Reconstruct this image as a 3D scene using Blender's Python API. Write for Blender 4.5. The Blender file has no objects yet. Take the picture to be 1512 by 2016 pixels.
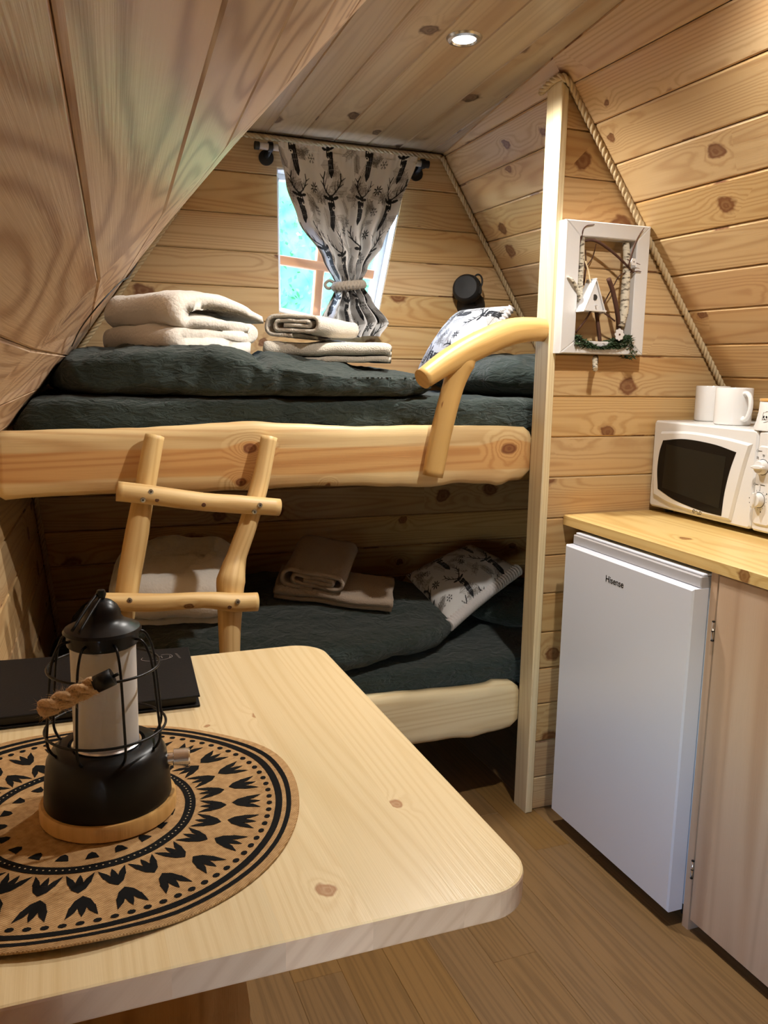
import bpy, bmesh, math, random
import numpy as np
from mathutils import Vector, Matrix, noise
from mathutils.geometry import tessellate_polygon

random.seed(7)
SC = bpy.context.scene
COL = SC.collection
V = Vector

# ------------------------------------------------------------------ camera
CAM_F = 1674.87                       # focal length in pixels of the 1512 x 2016 frame
yaw, pit, rol = math.radians(21.3256), math.radians(9.7444), math.radians(-1.0531)
fw = V((math.sin(yaw)*math.cos(pit), math.cos(yaw)*math.cos(pit), -math.sin(pit)))
rt0 = V((math.cos(yaw), -math.sin(yaw), 0)); dn0 = fw.cross(rt0)
rt = rt0*math.cos(rol) + dn0*math.sin(rol)
dn = -rt0*math.sin(rol) + dn0*math.cos(rol)
cd = bpy.data.cameras.new('camera'); cam = bpy.data.objects.new('camera', cd); COL.objects.link(cam)
cd.sensor_fit = 'VERTICAL'; cd.sensor_height = 24.0; cd.lens = CAM_F/2016*24.0
cd.clip_start = 0.01; cd.clip_end = 200
cam.matrix_world = Matrix(((rt.x, -dn.x, -fw.x, 0), (rt.y, -dn.y, -fw.y, 0), (rt.z, -dn.z, -fw.z, 1.3), (0, 0, 0, 1)))
SC.camera = cam

# ------------------------------------------------------------------ light and exposure
SC.view_settings.view_transform = 'Standard'
SC.view_settings.look = 'None'
SC.view_settings.gamma = 1.0
SC.view_settings.use_curve_mapping = False
SC.view_settings.exposure = 0.58
SC.cycles.use_denoising = True
SC.cycles.use_adaptive_sampling = True
SC.cycles.adaptive_threshold = 0.06
SC.cycles.adaptive_min_samples = 12
SC.cycles.max_bounces = 5
SC.cycles.diffuse_bounces = 3
SC.cycles.glossy_bounces = 2
SC.cycles.transmission_bounces = 4
SC.cycles.sample_clamp_indirect = 6.0
SC.cycles.caustics_reflective = False
SC.cycles.caustics_refractive = False

w = bpy.data.worlds.new('sky'); SC.world = w; w.use_nodes = True
wn = w.node_tree.nodes; wl = w.node_tree.links
sky = wn.new('ShaderNodeTexSky'); sky.sky_type = 'NISHITA'; sky.sun_disc = False
sky.sun_elevation = math.radians(48); sky.sun_rotation = math.radians(150); sky.altitude = 200
wl.new(sky.outputs[0], wn['Background'].inputs[0]); wn['Background'].inputs[1].default_value = 6.5
LAMP_COL = (1.0, 0.955, 0.89)
LAMP_W = 40.0
SPOTS = [(.972, 2.013, .95), (1.06, 1.22, 1.0)]  # the second one is out of view, added to match the shadows

# ------------------------------------------------------------------ helpers
def link(o, parent=None):
    COL.objects.link(o)
    if parent is not None: o.parent = parent
    return o

def mesh(name, verts, faces, mat=None, parent=None, smooth=False, uvs=None):
    me = bpy.data.meshes.new(name)
    me.from_pydata([tuple(v) for v in verts], [], faces); me.update()
    if uvs is not None:
        l = me.uv_layers.new(name='UVMap')
        l.data.foreach_set('uv', [c for p in uvs for c in p])
    if smooth: me.shade_smooth()
    if mat: me.materials.append(mat)
    return link(bpy.data.objects.new(name, me), parent)

def empty(name, loc=(0, 0, 0)):
    o = bpy.data.objects.new(name, None); o.location = loc; o.empty_display_size = .05
    return link(o)

def tag(o, label=None, cat=None, group=None, kind=None):
    if label: o['label'] = label
    if cat: o['category'] = cat
    if group: o['group'] = group
    if kind: o['kind'] = kind
    return o

def grain_uv(o, g, seed=None, scale=1.0):
    """UV in metres: u along the grain g, v across it."""
    me = o.data; g = V(g).normalized()
    if seed is None: seed = random.random()*40
    l = me.uv_layers.get('UVMap') or me.uv_layers.new(name='UVMap')
    for p in me.polygons:
        n = p.normal
        if abs(n.dot(g)) > .8:
            a = g.orthogonal().normalized(); b = g.cross(a)
            for li in p.loop_indices:
                co = me.vertices[me.loops[li].vertex_index].co
                l.data[li].uv = (co.dot(a)*.25*scale+seed, co.dot(b)*scale+seed*1.7)
        else:
            c = n.cross(g).normalized()
            # keep one common axis sign so neighbouring faces do not flip
            for li in p.loop_indices:
                co = me.vertices[me.loops[li].vertex_index].co
                l.data[li].uv = (co.dot(g)*scale+seed, co.dot(c)*scale+seed*1.7)
    return o

def box(name, lo, hi, mat, parent=None, bev=.002, grain=None, seg=2):
    bm = bmesh.new()
    c = [(lo[i]+hi[i])/2 for i in range(3)]; s = [abs(hi[i]-lo[i]) for i in range(3)]
    bmesh.ops.create_cube(bm, size=1, matrix=Matrix.Translation(c) @ Matrix.Diagonal((*s, 1)))
    if bev: bmesh.ops.bevel(bm, geom=bm.edges[:], offset=min(bev, min(s)*.45), segments=seg, affect='EDGES', profile=.5)
    me = bpy.data.meshes.new(name); bm.to_mesh(me); bm.free()
    if mat: me.materials.append(mat)
    o = link(bpy.data.objects.new(name, me), parent)
    if grain is not None: grain_uv(o, grain)
    return o

def prism(name, poly, fmap, depth, mat, parent=None, bev=0, grain=None, along=None, seed=None, gap=.0007):
    """poly: list of 2D points (counter-clockwise seen from the front); fmap(u, v, d) -> 3D with d = depth behind the front."""
    n = len(poly); vs = []; fs = []
    if bev:
        fl_ = None
        if along is not None:          # chamfer only the long edges (0: parallel to u, 1: parallel to v)
            fl_ = [abs(poly[(i+1) % n][1-along]-poly[i][1-along]) < .3*abs(poly[(i+1) % n][along]-poly[i][along]) for i in range(n)]
        if along is not None: poly = inset(poly, gap, fl_)
        ip = inset(poly, bev, fl_)
        vs += [fmap(u, v, 0) for u, v in ip]; vs += [fmap(u, v, bev) for u, v in poly]; vs += [fmap(u, v, depth) for u, v in poly]
        rings = 3
    else:
        vs += [fmap(u, v, 0) for u, v in poly]; vs += [fmap(u, v, depth) for u, v in poly]; rings = 2
    fs.append(list(range(n)))
    for r in range(rings-1):
        for i in range(n):
            j = (i+1) % n
            fs.append([r*n+j, r*n+i, (r+1)*n+i, (r+1)*n+j])
    fs.append([(rings-1)*n+i for i in reversed(range(n))])
    o = mesh(name, vs, fs, mat, parent)
    bm = bmesh.new(); bm.from_mesh(o.data); bmesh.ops.recalc_face_normals(bm, faces=bm.faces[:]); bm.to_mesh(o.data); bm.free()
    if grain is not None: grain_uv(o, grain, seed)
    return o

def inset(poly, d, flags=None):
    """inset a convex CCW polygon by d; flags: per edge i -> i+1, False leaves that edge in place"""
    n = len(poly); out = []
    for i in range(n):
        p0, p1, p2 = poly[i-1], poly[i], poly[(i+1) % n]
        d1 = d if flags is None or flags[i-1] else 0; d2 = d if flags is None or flags[i] else 0
        e1 = (p1[0]-p0[0], p1[1]-p0[1]); e2 = (p2[0]-p1[0], p2[1]-p1[1])
        l1 = math.hypot(*e1) or 1e-9; l2 = math.hypot(*e2) or 1e-9
        n1 = (-e1[1]/l1, e1[0]/l1); n2 = (-e2[1]/l2, e2[0]/l2)
        det = n1[0]*n2[1]-n1[1]*n2[0]
        if abs(det) < .12:
            k = max(.15, 1+n1[0]*n2[0]+n1[1]*n2[1]); dm = (d1+d2)/2
            out.append((p1[0]+dm*(n1[0]+n2[0])/k, p1[1]+dm*(n1[1]+n2[1])/k))
        else:
            out.append((p1[0]+(d1*n2[1]-d2*n1[1])/det, p1[1]+(d2*n1[0]-d1*n2[0])/det))
    return out

def clip(poly, a, b, c):
    """keep the part of poly with a*x + b*y <= c"""
    out = []; n = len(poly)
    for i in range(n):
        p, q = poly[i], poly[(i+1) % n]
        fp = a*p[0]+b*p[1]-c; fq = a*q[0]+b*q[1]-c
        if fp <= 0: out.append(p)
        if (fp < 0 < fq) or (fq < 0 < fp):
            t = fp/(fp-fq); out.append((p[0]+t*(q[0]-p[0]), p[1]+t*(q[1]-p[1])))
    return out

def area(poly):
    return sum(poly[i-1][0]*poly[i][1]-poly[i][0]*poly[i-1][1] for i in range(len(poly)))/2

def clip_convex(poly, shape):
    """poly clipped to a convex CCW shape"""
    n = len(shape)
    for i in range(n):
        p, q = shape[i], shape[(i+1) % n]
        a, b = q[1]-p[1], -(q[0]-p[0])
        poly = clip(poly, a, b, a*p[0]+b*p[1])
        if len(poly) < 3: return []
    return poly

def minus_convex(poly, hole, order=None):
    """poly minus a convex CCW hole -> list of convex pieces"""
    out = []; n = len(hole); rest = poly
    for i in order or range(n):
        p, q = hole[i], hole[(i+1) % n]
        a, b = q[1]-p[1], -(q[0]-p[0]); c = a*p[0]+b*p[1]
        o = clip(rest, -a, -b, -c)
        if len(o) >= 3 and area(o) > 1e-5: out.append(o)
        rest = clip(rest, a, b, c)
        if len(rest) < 3: break
    return out

def tube(name, pts, rad, mat, parent=None, n=12, cap=True, smooth=True, useed=None, wob=0, twist=0, rfun=None):
    """round rod along pts; rad = number or list; uv: u along, v around (metres)"""
    pts = [V(p) for p in pts]; m = len(pts)
    if not hasattr(rad, '__len__'): rad = [rad]*m
    if useed is None: useed = random.random()*40
    vs = []; fs = []; uvs = []; L = [0]
    for i in range(1, m): L.append(L[-1]+(pts[i]-pts[i-1]).length)
    up = None
    for i in range(m):
        t = (pts[min(i+1, m-1)]-pts[max(i-1, 0)]).normalized()
        if up is None: up = t.orthogonal().normalized()
        up = (up-t*up.dot(t)).normalized(); sd_ = t.cross(up)
        for k in range(n):
            a = 2*math.pi*k/n+twist*L[i]
            r = rad[i]
            if wob: r *= 1+wob*noise.noise((math.cos(a)*1.3+useed, math.sin(a)*1.3, L[i]*9))
            if rfun: r *= rfun(a, L[i])
            vs.append(pts[i]+(up*math.cos(a)+sd_*math.sin(a))*r)
    per = 2*math.pi*sum(rad)/m
    for i in range(m-1):
        for k in range(n):
            k2 = (k+1) % n
            fs.append([i*n+k, i*n+k2, (i+1)*n+k2, (i+1)*n+k])
            v0, v1 = per*k/n, per*(k+1)/n
            uvs += [(L[i]+useed, v0), (L[i]+useed, v1), (L[i+1]+useed, v1), (L[i+1]+useed, v0)]
    if cap:
        for base, rev in ((0, True), ((m-1)*n, False)):
            idx = [base+k for k in range(n)]
            if rev: idx.reverse()
            fs.append(idx)
            for q in idx:
                a = 2*math.pi*(q-base)/n; r = per/6.28
                uvs.append((useed+.02*math.cos(a), useed+r*math.sin(a)))
    o = mesh(name, vs, fs, mat, parent, smooth, uvs)
    if cap and smooth:
        me = o.data
        for p in me.polygons[-2:]: p.use_smooth = False
    return o

def spline(pts, k=6):
    """Catmull-Rom through pts"""
    pts = [V(p) for p in pts]; P = [pts[0]*2-pts[1]]+pts+[pts[-1]*2-pts[-2]]
    out = []
    for i in range(1, len(P)-2):
        for j in range(k):
            t = j/k; a, b, c, d = P[i-1], P[i], P[i+1], P[i+2]
            out.append(.5*((2*b)+(c-a)*t+(2*a-5*b+4*c-d)*t*t+(3*b-a-3*c+d)*t**3))
    out.append(pts[-1]); return out

def lerps(vals, k):
    """resample a list of numbers to match spline(pts, k)"""
    out = []
    for i in range(len(vals)-1):
        for j in range(k): out.append(vals[i]+(vals[i+1]-vals[i])*j/k)
    out.append(vals[-1]); return out

def lathe(name, prof, center, mat, parent=None, n=48, smooth=True, cap=True, axis='Z'):
    """prof: list of (r, z)"""
    vs = []; fs = []; cx, cy, cz = center
    for r, z in prof:
        for k in range(n):
            a = 2*math.pi*k/n
            if axis == 'Z': vs.append((cx+r*math.cos(a), cy+r*math.sin(a), cz+z))
            elif axis == 'X': vs.append((cx+z, cy+r*math.cos(a), cz+r*math.sin(a)))
            else: vs.append((cx+r*math.cos(a), cy+z, cz+r*math.sin(a)))
    m = len(prof)
    for i in range(m-1):
        for k in range(n):
            k2 = (k+1) % n; fs.append([i*n+k, i*n+k2, (i+1)*n+k2, (i+1)*n+k])
    if cap:
        fs.append([k for k in reversed(range(n))]); fs.append([(m-1)*n+k for k in range(n)])
    o = mesh(name, vs, fs, mat, parent, smooth)
    bm = bmesh.new(); bm.from_mesh(o.data); bmesh.ops.recalc_face_normals(bm, faces=bm.faces[:])
    for e in bm.edges:
        if len(e.link_faces) == 2 and e.calc_face_angle(0) > .6: e.smooth = False
    bm.to_mesh(o.data); bm.free()
    return o

def rope(name, pts, r, mat, parent=None, pitch=.05, step=.006):
    """three laid strands"""
    pts = [V(p) for p in pts]; L = [0]
    for i in range(1, len(pts)): L.append(L[-1]+(pts[i]-pts[i-1]).length)
    m = max(4, int(L[-1]/step)); path = []
    for j in range(m+1):
        s = L[-1]*j/m; i = 1
        while i < len(L)-1 and L[i] < s: i += 1
        t = (s-L[i-1])/max(1e-9, L[i]-L[i-1]); path.append(pts[i-1].lerp(pts[i], t))
    vs = []; fs = []; uvs = []; n = 7; up = None; frames = []
    for i in range(m+1):
        t = (path[min(i+1, m)]-path[max(i-1, 0)]).normalized()
        if up is None: up = t.orthogonal().normalized()
        up = (up-t*up.dot(t)).normalized(); frames.append((up.copy(), t.cross(up)))
    for s in range(3):
        base = len(vs)
        for i in range(m+1):
            a = 2*math.pi*(s/3+L[-1]*i/m/pitch); u, v_ = frames[i]
            c = path[i]+(u*math.cos(a)+v_*math.sin(a))*r*.5
            for k in range(n):
                b = 2*math.pi*k/n; vs.append(c+(u*math.cos(b)+v_*math.sin(b))*r*.56)
        for i in range(m):
            for k in range(n):
                k2 = (k+1) % n; fs.append([base+i*n+k, base+i*n+k2, base+(i+1)*n+k2, base+(i+1)*n+k])
                uvs += [(i*step, k/n*.02), (i*step, (k+1)/n*.02), ((i+1)*step, (k+1)/n*.02), ((i+1)*step, k/n*.02)]
        fs.append([base+k for k in reversed(range(n))]); uvs += [(0, 0)]*n
        fs.append([base+m*n+k for k in range(n)]); uvs += [(0, 0)]*n
    return mesh(name, vs, fs, mat, parent, True, uvs)

def soft_box(name, center, half, mat, parent=None, n=5.0, res=(40, 30, 12), deform=None):
    """stuffed cushion-like body: a superellipsoid with an optional deform(p, unit) -> p"""
    bm = bmesh.new(); cache = {}
    def vert(p):
        key = tuple(round(c, 5) for c in p)
        if key not in cache:
            x, y, z = p
            d = (abs(x)**n+abs(y)**n+abs(z)**n)**(1/n)
            q = V((x/d, y/d, z/d))
            P = V((center[0]+q.x*half[0], center[1]+q.y*half[1], center[2]+q.z*half[2]))
            if deform: P = deform(P, q)
            cache[key] = bm.verts.new(P)
        return cache[key]
    rx, ry, rz = res
    def face(f, na, nb):
        for i in range(na):
            for j in range(nb):
                a0, a1, b0, b1 = -1+2*i/na, -1+2*(i+1)/na, -1+2*j/nb, -1+2*(j+1)/nb
                try: bm.faces.new([vert(f(a0, b0)), vert(f(a1, b0)), vert(f(a1, b1)), vert(f(a0, b1))])
                except ValueError: pass
    for s in (-1, 1):
        face(lambda a, b: (a, b, s), rx, ry); face(lambda a, b: (a, s, b), rx, rz); face(lambda a, b: (s, a, b), ry, rz)
    bmesh.ops.recalc_face_normals(bm, faces=bm.faces[:])
    me = bpy.data.meshes.new(name); bm.to_mesh(me); bm.free(); me.shade_smooth(); me.materials.append(mat)
    return link(bpy.data.objects.new(name, me), parent)

# ------------------------------------------------------------------ materials
def srgb(r, g, b):
    f = lambda c: ((c/255+.055)/1.055)**2.4 if c > 10 else c/255/12.92
    return (f(r), f(g), f(b), 1)

def new_mat(name):
    m = bpy.data.materials.new(name); m.use_nodes = True
    return m, m.node_tree.nodes, m.node_tree.links, m.node_tree.nodes['Principled BSDF']

def plain(name, col, rough=.5, metal=0, spec=.5, bump=None, coat=0, trans=0, alpha=None):
    m, N, L, B = new_mat(name)
    B.inputs['Base Color'].default_value = col; B.inputs['Roughness'].default_value = rough
    B.inputs['Metallic'].default_value = metal; B.inputs['Specular IOR Level'].default_value = spec
    B.inputs['Coat Weight'].default_value = coat; B.inputs['Transmission Weight'].default_value = trans
    if bump:
        sc, st = bump[0], bump[1]
        tc = N.new('ShaderNodeTexCoord'); nz = N.new('ShaderNodeTexNoise'); nz.inputs['Scale'].default_value = sc; nz.inputs['Detail'].default_value = 3
        L.new(tc.outputs['Object'], nz.inputs['Vector'])
        bp = N.new('ShaderNodeBump'); bp.inputs['Strength'].default_value = st; bp.inputs['Distance'].default_value = bump[2] if len(bump) > 2 else .002
        L.new(nz.outputs[0], bp.inputs['Height']); L.new(bp.outputs[0], B.inputs['Normal'])
    return m

def mathn(N, L, op, a, b=None, c=None, clamp=False):
    n = N.new('ShaderNodeMath'); n.operation = op; n.use_clamp = clamp
    for i, x in enumerate((a, b, c)):
        if x is None: continue
        if isinstance(x, (int, float)): n.inputs[i].default_value = x
        else: L.new(x, n.inputs[i])
    return n.outputs[0]

def wood(name, light, dark, knotc, nu=1.1, nv=7.0, rings=7.0, ring_amt=.55, knot_sc=4.2, knot_p=.30, rough=.42, vary=.16, warm=None, fiber=.12, bump=.12, knot_r=.075, band=None, knots=None, jitter=.008, dist_k=.38):
    """pine: contour lines of a stretched noise give the cathedral grain, voronoi cells the knots; UV is in metres"""
    m, N, L, B = new_mat(name)
    uv = N.new('ShaderNodeUVMap'); uv.uv_map = 'UVMap'
    def mapped(sx, sy):
        mp = N.new('ShaderNodeVectorMath'); mp.operation = 'MULTIPLY'; mp.inputs[1].default_value = (sx, sy, 1)
        L.new(uv.outputs[0], mp.inputs[0]); return mp.outputs[0]
    def noise_(vec, detail=2, rough_=.5, dist=0):
        nz = N.new('ShaderNodeTexNoise'); nz.noise_dimensions = '2D'; nz.inputs['Scale'].default_value = 1
        nz.inputs['Detail'].default_value = detail; nz.inputs['Roughness'].default_value = rough_; nz.inputs['Distortion'].default_value = dist
        L.new(vec, nz.inputs['Vector']); return nz.outputs[0]
    field = noise_(mapped(nu, nv), 1, .35)
    fld2 = noise_(mapped(nu*8, nv*5), 1, .5)
    # knots
    wn_ = noise_(mapped(26, 40), 2, .5)
    if knots is None:
        vo = N.new('ShaderNodeTexVoronoi'); vo.voronoi_dimensions = '2D'; vo.feature = 'F1'; vo.inputs['Scale'].default_value = 1; vo.inputs['Randomness'].default_value = 1
        L.new(mapped(knot_sc*.8, knot_sc), vo.inputs['Vector'])
        sep = N.new('ShaderNodeSeparateColor'); L.new(vo.outputs['Color'], sep.inputs[0])
        has = mathn(N, L, 'LESS_THAN', sep.outputs[0], knot_p)
        dist = mathn(N, L, 'ADD', vo.outputs['Distance'], mathn(N, L, 'MULTIPLY', mathn(N, L, 'SUBTRACT', wn_, .5), .11))
        rad = mathn(N, L, 'MULTIPLY_ADD', sep.outputs[1], knot_r, knot_r*.45)
        kd = mathn(N, L, 'DIVIDE', dist, rad)                                    # 1 at the knot's rim
    else:
        has = 1.0; kd = None                  # knots at given places (u, v, radius)
        for ku, kv, kr_ in knots:
            sb = N.new('ShaderNodeVectorMath'); sb.operation = 'SUBTRACT'; sb.inputs[1].default_value = (ku, kv, 0); L.new(uv.outputs[0], sb.inputs[0])
            ml = N.new('ShaderNodeVectorMath'); ml.operation = 'MULTIPLY'; ml.inputs[1].default_value = (.7/kr_, 1/kr_, 0); L.new(sb.outputs[0], ml.inputs[0])
            ln_ = N.new('ShaderNodeVectorMath'); ln_.operation = 'LENGTH'; L.new(ml.outputs[0], ln_.inputs[0])
            kd = ln_.outputs['Value'] if kd is None else mathn(N, L, 'MINIMUM', kd, ln_.outputs['Value'])
        kd = mathn(N, L, 'ADD', kd, mathn(N, L, 'MULTIPLY', mathn(N, L, 'SUBTRACT', wn_, .5), .6))
    fall = mathn(N, L, 'MULTIPLY', mathn(N, L, 'SUBTRACT', mathn(N, L, 'POWER', 2.718, mathn(N, L, 'MULTIPLY', kd, -.55)), .11, clamp=True), has)
    f2 = mathn(N, L, 'ADD', mathn(N, L, 'MULTIPLY_ADD', fall, dist_k, field), mathn(N, L, 'MULTIPLY', fld2, jitter))
    ph = mathn(N, L, 'MULTIPLY', f2, rings*6.2832)
    s = mathn(N, L, 'MULTIPLY_ADD', mathn(N, L, 'SINE', ph), .5, .5)
    s = mathn(N, L, 'POWER', s, 2.2)
    fib = noise_(mapped(6, 420), 2, .6)
    fac = mathn(N, L, 'ADD', mathn(N, L, 'MULTIPLY', s, ring_amt), mathn(N, L, 'MULTIPLY', mathn(N, L, 'SUBTRACT', fib, .45), fiber*2), clamp=True)
    mix = N.new('ShaderNodeMix'); mix.data_type = 'RGBA'; mix.inputs[6].default_value = light; mix.inputs[7].default_value = dark
    L.new(fac, mix.inputs[0]); col = mix.outputs[2]
    if band:                                   # heartwood stripe along the board
        cv, hv = band; sx_ = N.new('ShaderNodeSeparateXYZ'); L.new(uv.outputs[0], sx_.inputs[0])
        wob_ = noise_(mapped(1.6, .1), 2, .5)
        dv = mathn(N, L, 'ABSOLUTE', mathn(N, L, 'SUBTRACT', mathn(N, L, 'MULTIPLY_ADD', mathn(N, L, 'SUBTRACT', wob_, .5), .03, sx_.outputs[1]), cv))
        dv = mathn(N, L, 'SUBTRACT', dv, mathn(N, L, 'MULTIPLY', fall, .05))
        ramp = N.new('ShaderNodeMapRange'); ramp.inputs[1].default_value = hv+.003; ramp.inputs[2].default_value = hv-.003; L.new(dv, ramp.inputs[0])
        mw = N.new('ShaderNodeMix'); mw.data_type = 'RGBA'; mw.blend_type = 'MULTIPLY'; mw.inputs[7].default_value = warm
        L.new(ramp.outputs[0], mw.inputs[0]); L.new(col, mw.inputs[6]); col = mw.outputs[2]
    # broad heartwood tone
    elif warm:
        tone = noise_(mapped(.5, 11), 1, .5)
        ramp = N.new('ShaderNodeMapRange'); ramp.inputs[1].default_value = .48; ramp.inputs[2].default_value = .66; L.new(tone, ramp.inputs[0])
        mw = N.new('ShaderNodeMix'); mw.data_type = 'RGBA'; mw.blend_type = 'MULTIPLY'; mw.inputs[7].default_value = warm
        L.new(mathn(N, L, 'MULTIPLY', ramp.outputs[0], .8), mw.inputs[0]); L.new(col, mw.inputs[6]); col = mw.outputs[2]
    # knot colour
    kr = N.new('ShaderNodeMapRange'); kr.inputs[1].default_value = 1.12; kr.inputs[2].default_value = .8; L.new(kd, kr.inputs[0])
    kring = mathn(N, L, 'MULTIPLY_ADD', mathn(N, L, 'SINE', mathn(N, L, 'MULTIPLY', kd, 11)), .08, .82)
    km = mathn(N, L, 'MULTIPLY', mathn(N, L, 'MULTIPLY', kr.outputs[0], has), kring)
    mk = N.new('ShaderNodeMix'); mk.data_type = 'RGBA'; mk.inputs[7].default_value = knotc
    L.new(km, mk.inputs[0]); L.new(col, mk.inputs[6]); col = mk.outputs[2]
    # board to board variation
    if vary:
        oi = N.new('ShaderNodeObjectInfo')
        hs = N.new('ShaderNodeHueSaturation')
        L.new(mathn(N, L, 'MULTIPLY_ADD', oi.outputs['Random'], vary, 1-vary*.6), hs.inputs['Value'])
        L.new(mathn(N, L, 'MULTIPLY_ADD', mathn(N, L, 'FRACT', mathn(N, L, 'MULTIPLY', oi.outputs['Random'], 17.3)), vary*.9, 1-vary*.45), hs.inputs['Saturation'])
        L.new(col, hs.inputs['Color']); col = hs.outputs[0]
    L.new(col, B.inputs['Base Color'])
    B.inputs['Roughness'].default_value = rough; B.inputs['Specular IOR Level'].default_value = .35
    if bump:
        bp = N.new('ShaderNodeBump'); bp.inputs['Strength'].default_value = bump; bp.inputs['Distance'].default_value = .002
        L.new(fib, bp.inputs['Height']); L.new(bp.outputs[0], B.inputs['Normal'])
    return m

M = {}
KN = srgb(122, 76, 44)
M['pine'] = wood('pine_cladding', srgb(208, 176, 128), srgb(168, 124, 76), srgb(116, 70, 42), nu=.38, nv=9, rings=19, ring_amt=.45, knot_p=.62, knot_sc=4.6, knot_r=.11, warm=(.95, .84, .73, 1), fiber=.14, dist_k=.22)
M['pine_left'] = wood('pine_cladding_wide_grain', srgb(226, 198, 168), srgb(166, 124, 94), srgb(140, 100, 84), nu=1.5, nv=7, rings=9, ring_amt=.76, warm=(.95, .86, .79, 1), rough=.36, knot_p=.35, fiber=.04, dist_k=.7, jitter=.03)
M['pine_ceil'] = wood('pine_ceiling', srgb(192, 174, 146), srgb(148, 124, 98), srgb(84, 58, 42), knot_p=.42, knot_r=.09, warm=(.80, .70, .62, 1), nu=.3, nv=12, rings=12, ring_amt=.28, rough=.38, dist_k=.25)
M['pale'] = wood('pale_pine', srgb(230, 212, 170), srgb(206, 178, 128), srgb(150, 104, 62), nu=.5, nv=10, knot_p=.14, ring_amt=.45, vary=.06, rings=14)
M['bed'] = wood('live_edge_pine', srgb(226, 198, 146), srgb(190, 142, 90), srgb(120, 68, 44), nu=.5, nv=9, rings=9, ring_amt=.5, knots=[(.455, .032, .013), (1.185, .018, .017), (.43, -.052, .010), (.66, -.066, .006)], warm=(.92, .72, .56, 1), band=(-.004, .034), vary=0, dist_k=1.1)
M['log'] = wood('peeled_log', srgb(222, 190, 132), srgb(192, 150, 92), srgb(110, 64, 34), nu=1.2, nv=16, rings=5, ring_amt=.5, knot_p=.10, knot_sc=9, vary=.05, rough=.45)
M['rail'] = wood('varnished_branch', srgb(214, 174, 108), srgb(188, 144, 80), srgb(120, 66, 30), nu=1.2, nv=14, rings=4, ring_amt=.4, knot_p=.05, knot_sc=9, vary=0, rough=.36)
M['table'] = wood('table_spruce', srgb(232, 210, 166), srgb(212, 182, 130), srgb(176, 128, 88), nu=.3, nv=9, rings=17, ring_amt=.34, knot_p=.2, knot_sc=5, vary=.07, rough=.27, knot_r=.04, dist_k=.18)
M['table_end'] = wood('table_end_grain', srgb(222, 192, 168), srgb(194, 158, 132), srgb(160, 120, 90), nu=3, nv=10, rings=12, ring_amt=.4, knot_p=0, vary=.14, rough=.4)
M['table_leg'] = wood('table_leg_pine', srgb(206, 150, 88), srgb(168, 112, 58), srgb(110, 60, 30), nu=.5, nv=9, knot_p=.1, vary=.05)
M['counter'] = wood('worktop_pine', srgb(226, 194, 128), srgb(202, 160, 92), srgb(140, 92, 50), nu=.5, nv=9, knot_p=.12, vary=.05, rough=.35, knot_r=.05)
M['cab'] = wood('cabinet_pine', srgb(206, 180, 154), srgb(182, 152, 126), srgb(90, 56, 40), nu=.4, nv=10, rings=5, ring_amt=.45, knot_p=.2, knot_sc=7, knot_r=.035, vary=.04, warm=(.93, .86, .8, 1))
M['floor'] = wood('oak_plank', srgb(136, 104, 64), srgb(100, 74, 43), srgb(104, 80, 52), nu=.7, nv=24, rings=6, ring_amt=.42, knot_p=.03, vary=.13, rough=.4, fiber=.3)
M['bamboo'] = wood('bamboo', srgb(222, 176, 110), srgb(196, 148, 86), KN, nu=1, nv=60, rings=2, ring_amt=.5, knot_p=0, vary=0, rough=.35)
M['backing'] = plain('backing_board', srgb(96, 66, 38), .8)
M['white'] = plain('white_enamel', (.80, .79, .80, 1), .22, spec=.5)
M['white_frid'] = plain('white_lacquered_steel', (.74, .77, .86, 1), .24, spec=.6)
M['grey_frid'] = plain('grey_plastic', (.42, .40, .40, 1), .4)
M['plastic'] = plain('white_plastic', (.70, .69, .67, 1), .25)
M['mug'] = plain('white_glazed_ceramic', (.74, .725, .70, 1), .12, coat=.3)
M['black'] = plain('black_satin_metal', (.006, .006, .0065, 1), .34, spec=.3)
M['blackmatt'] = plain('black_matt', (.012, .012, .012, 1), .6)
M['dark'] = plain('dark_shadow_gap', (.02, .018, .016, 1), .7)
M['ink'] = plain('black_ink', (.008, .008, .008, 1), .8, spec=.08)
M['mwglass'] = plain('smoked_oven_glass', (.010, .008, .006, 1), .10, spec=.12)
M['mwglass2'] = plain('oven_mesh_screen', (.018, .015, .010, 1), .4, spec=.1)
M['chrome'] = plain('chrome', (.85, .85, .86, 1), .18, metal=1)
M['steel'] = plain('zinc_screw', (.62, .61, .58, 1), .3, metal=1)
M['leather'] = plain('black_leatherette', (.006, .006, .007, 1), .55, spec=.25, bump=(400, .15))
M['silver'] = plain('silver_foil', (.55, .54, .52, 1), .35, metal=.6)
M['whitewash'] = plain('whitewashed_wood', (.68, .665, .65, 1), .6, bump=(60, .3))
M['whitewood'] = plain('white_painted_wood', (.72, .71, .70, 1), .5)
M['hole'] = plain('dark_hole', (.03, .025, .02, 1), .8)
M['bulb'] = plain('bulb_bezel', (.55, .55, .56, 1), .25, metal=1)

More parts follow.
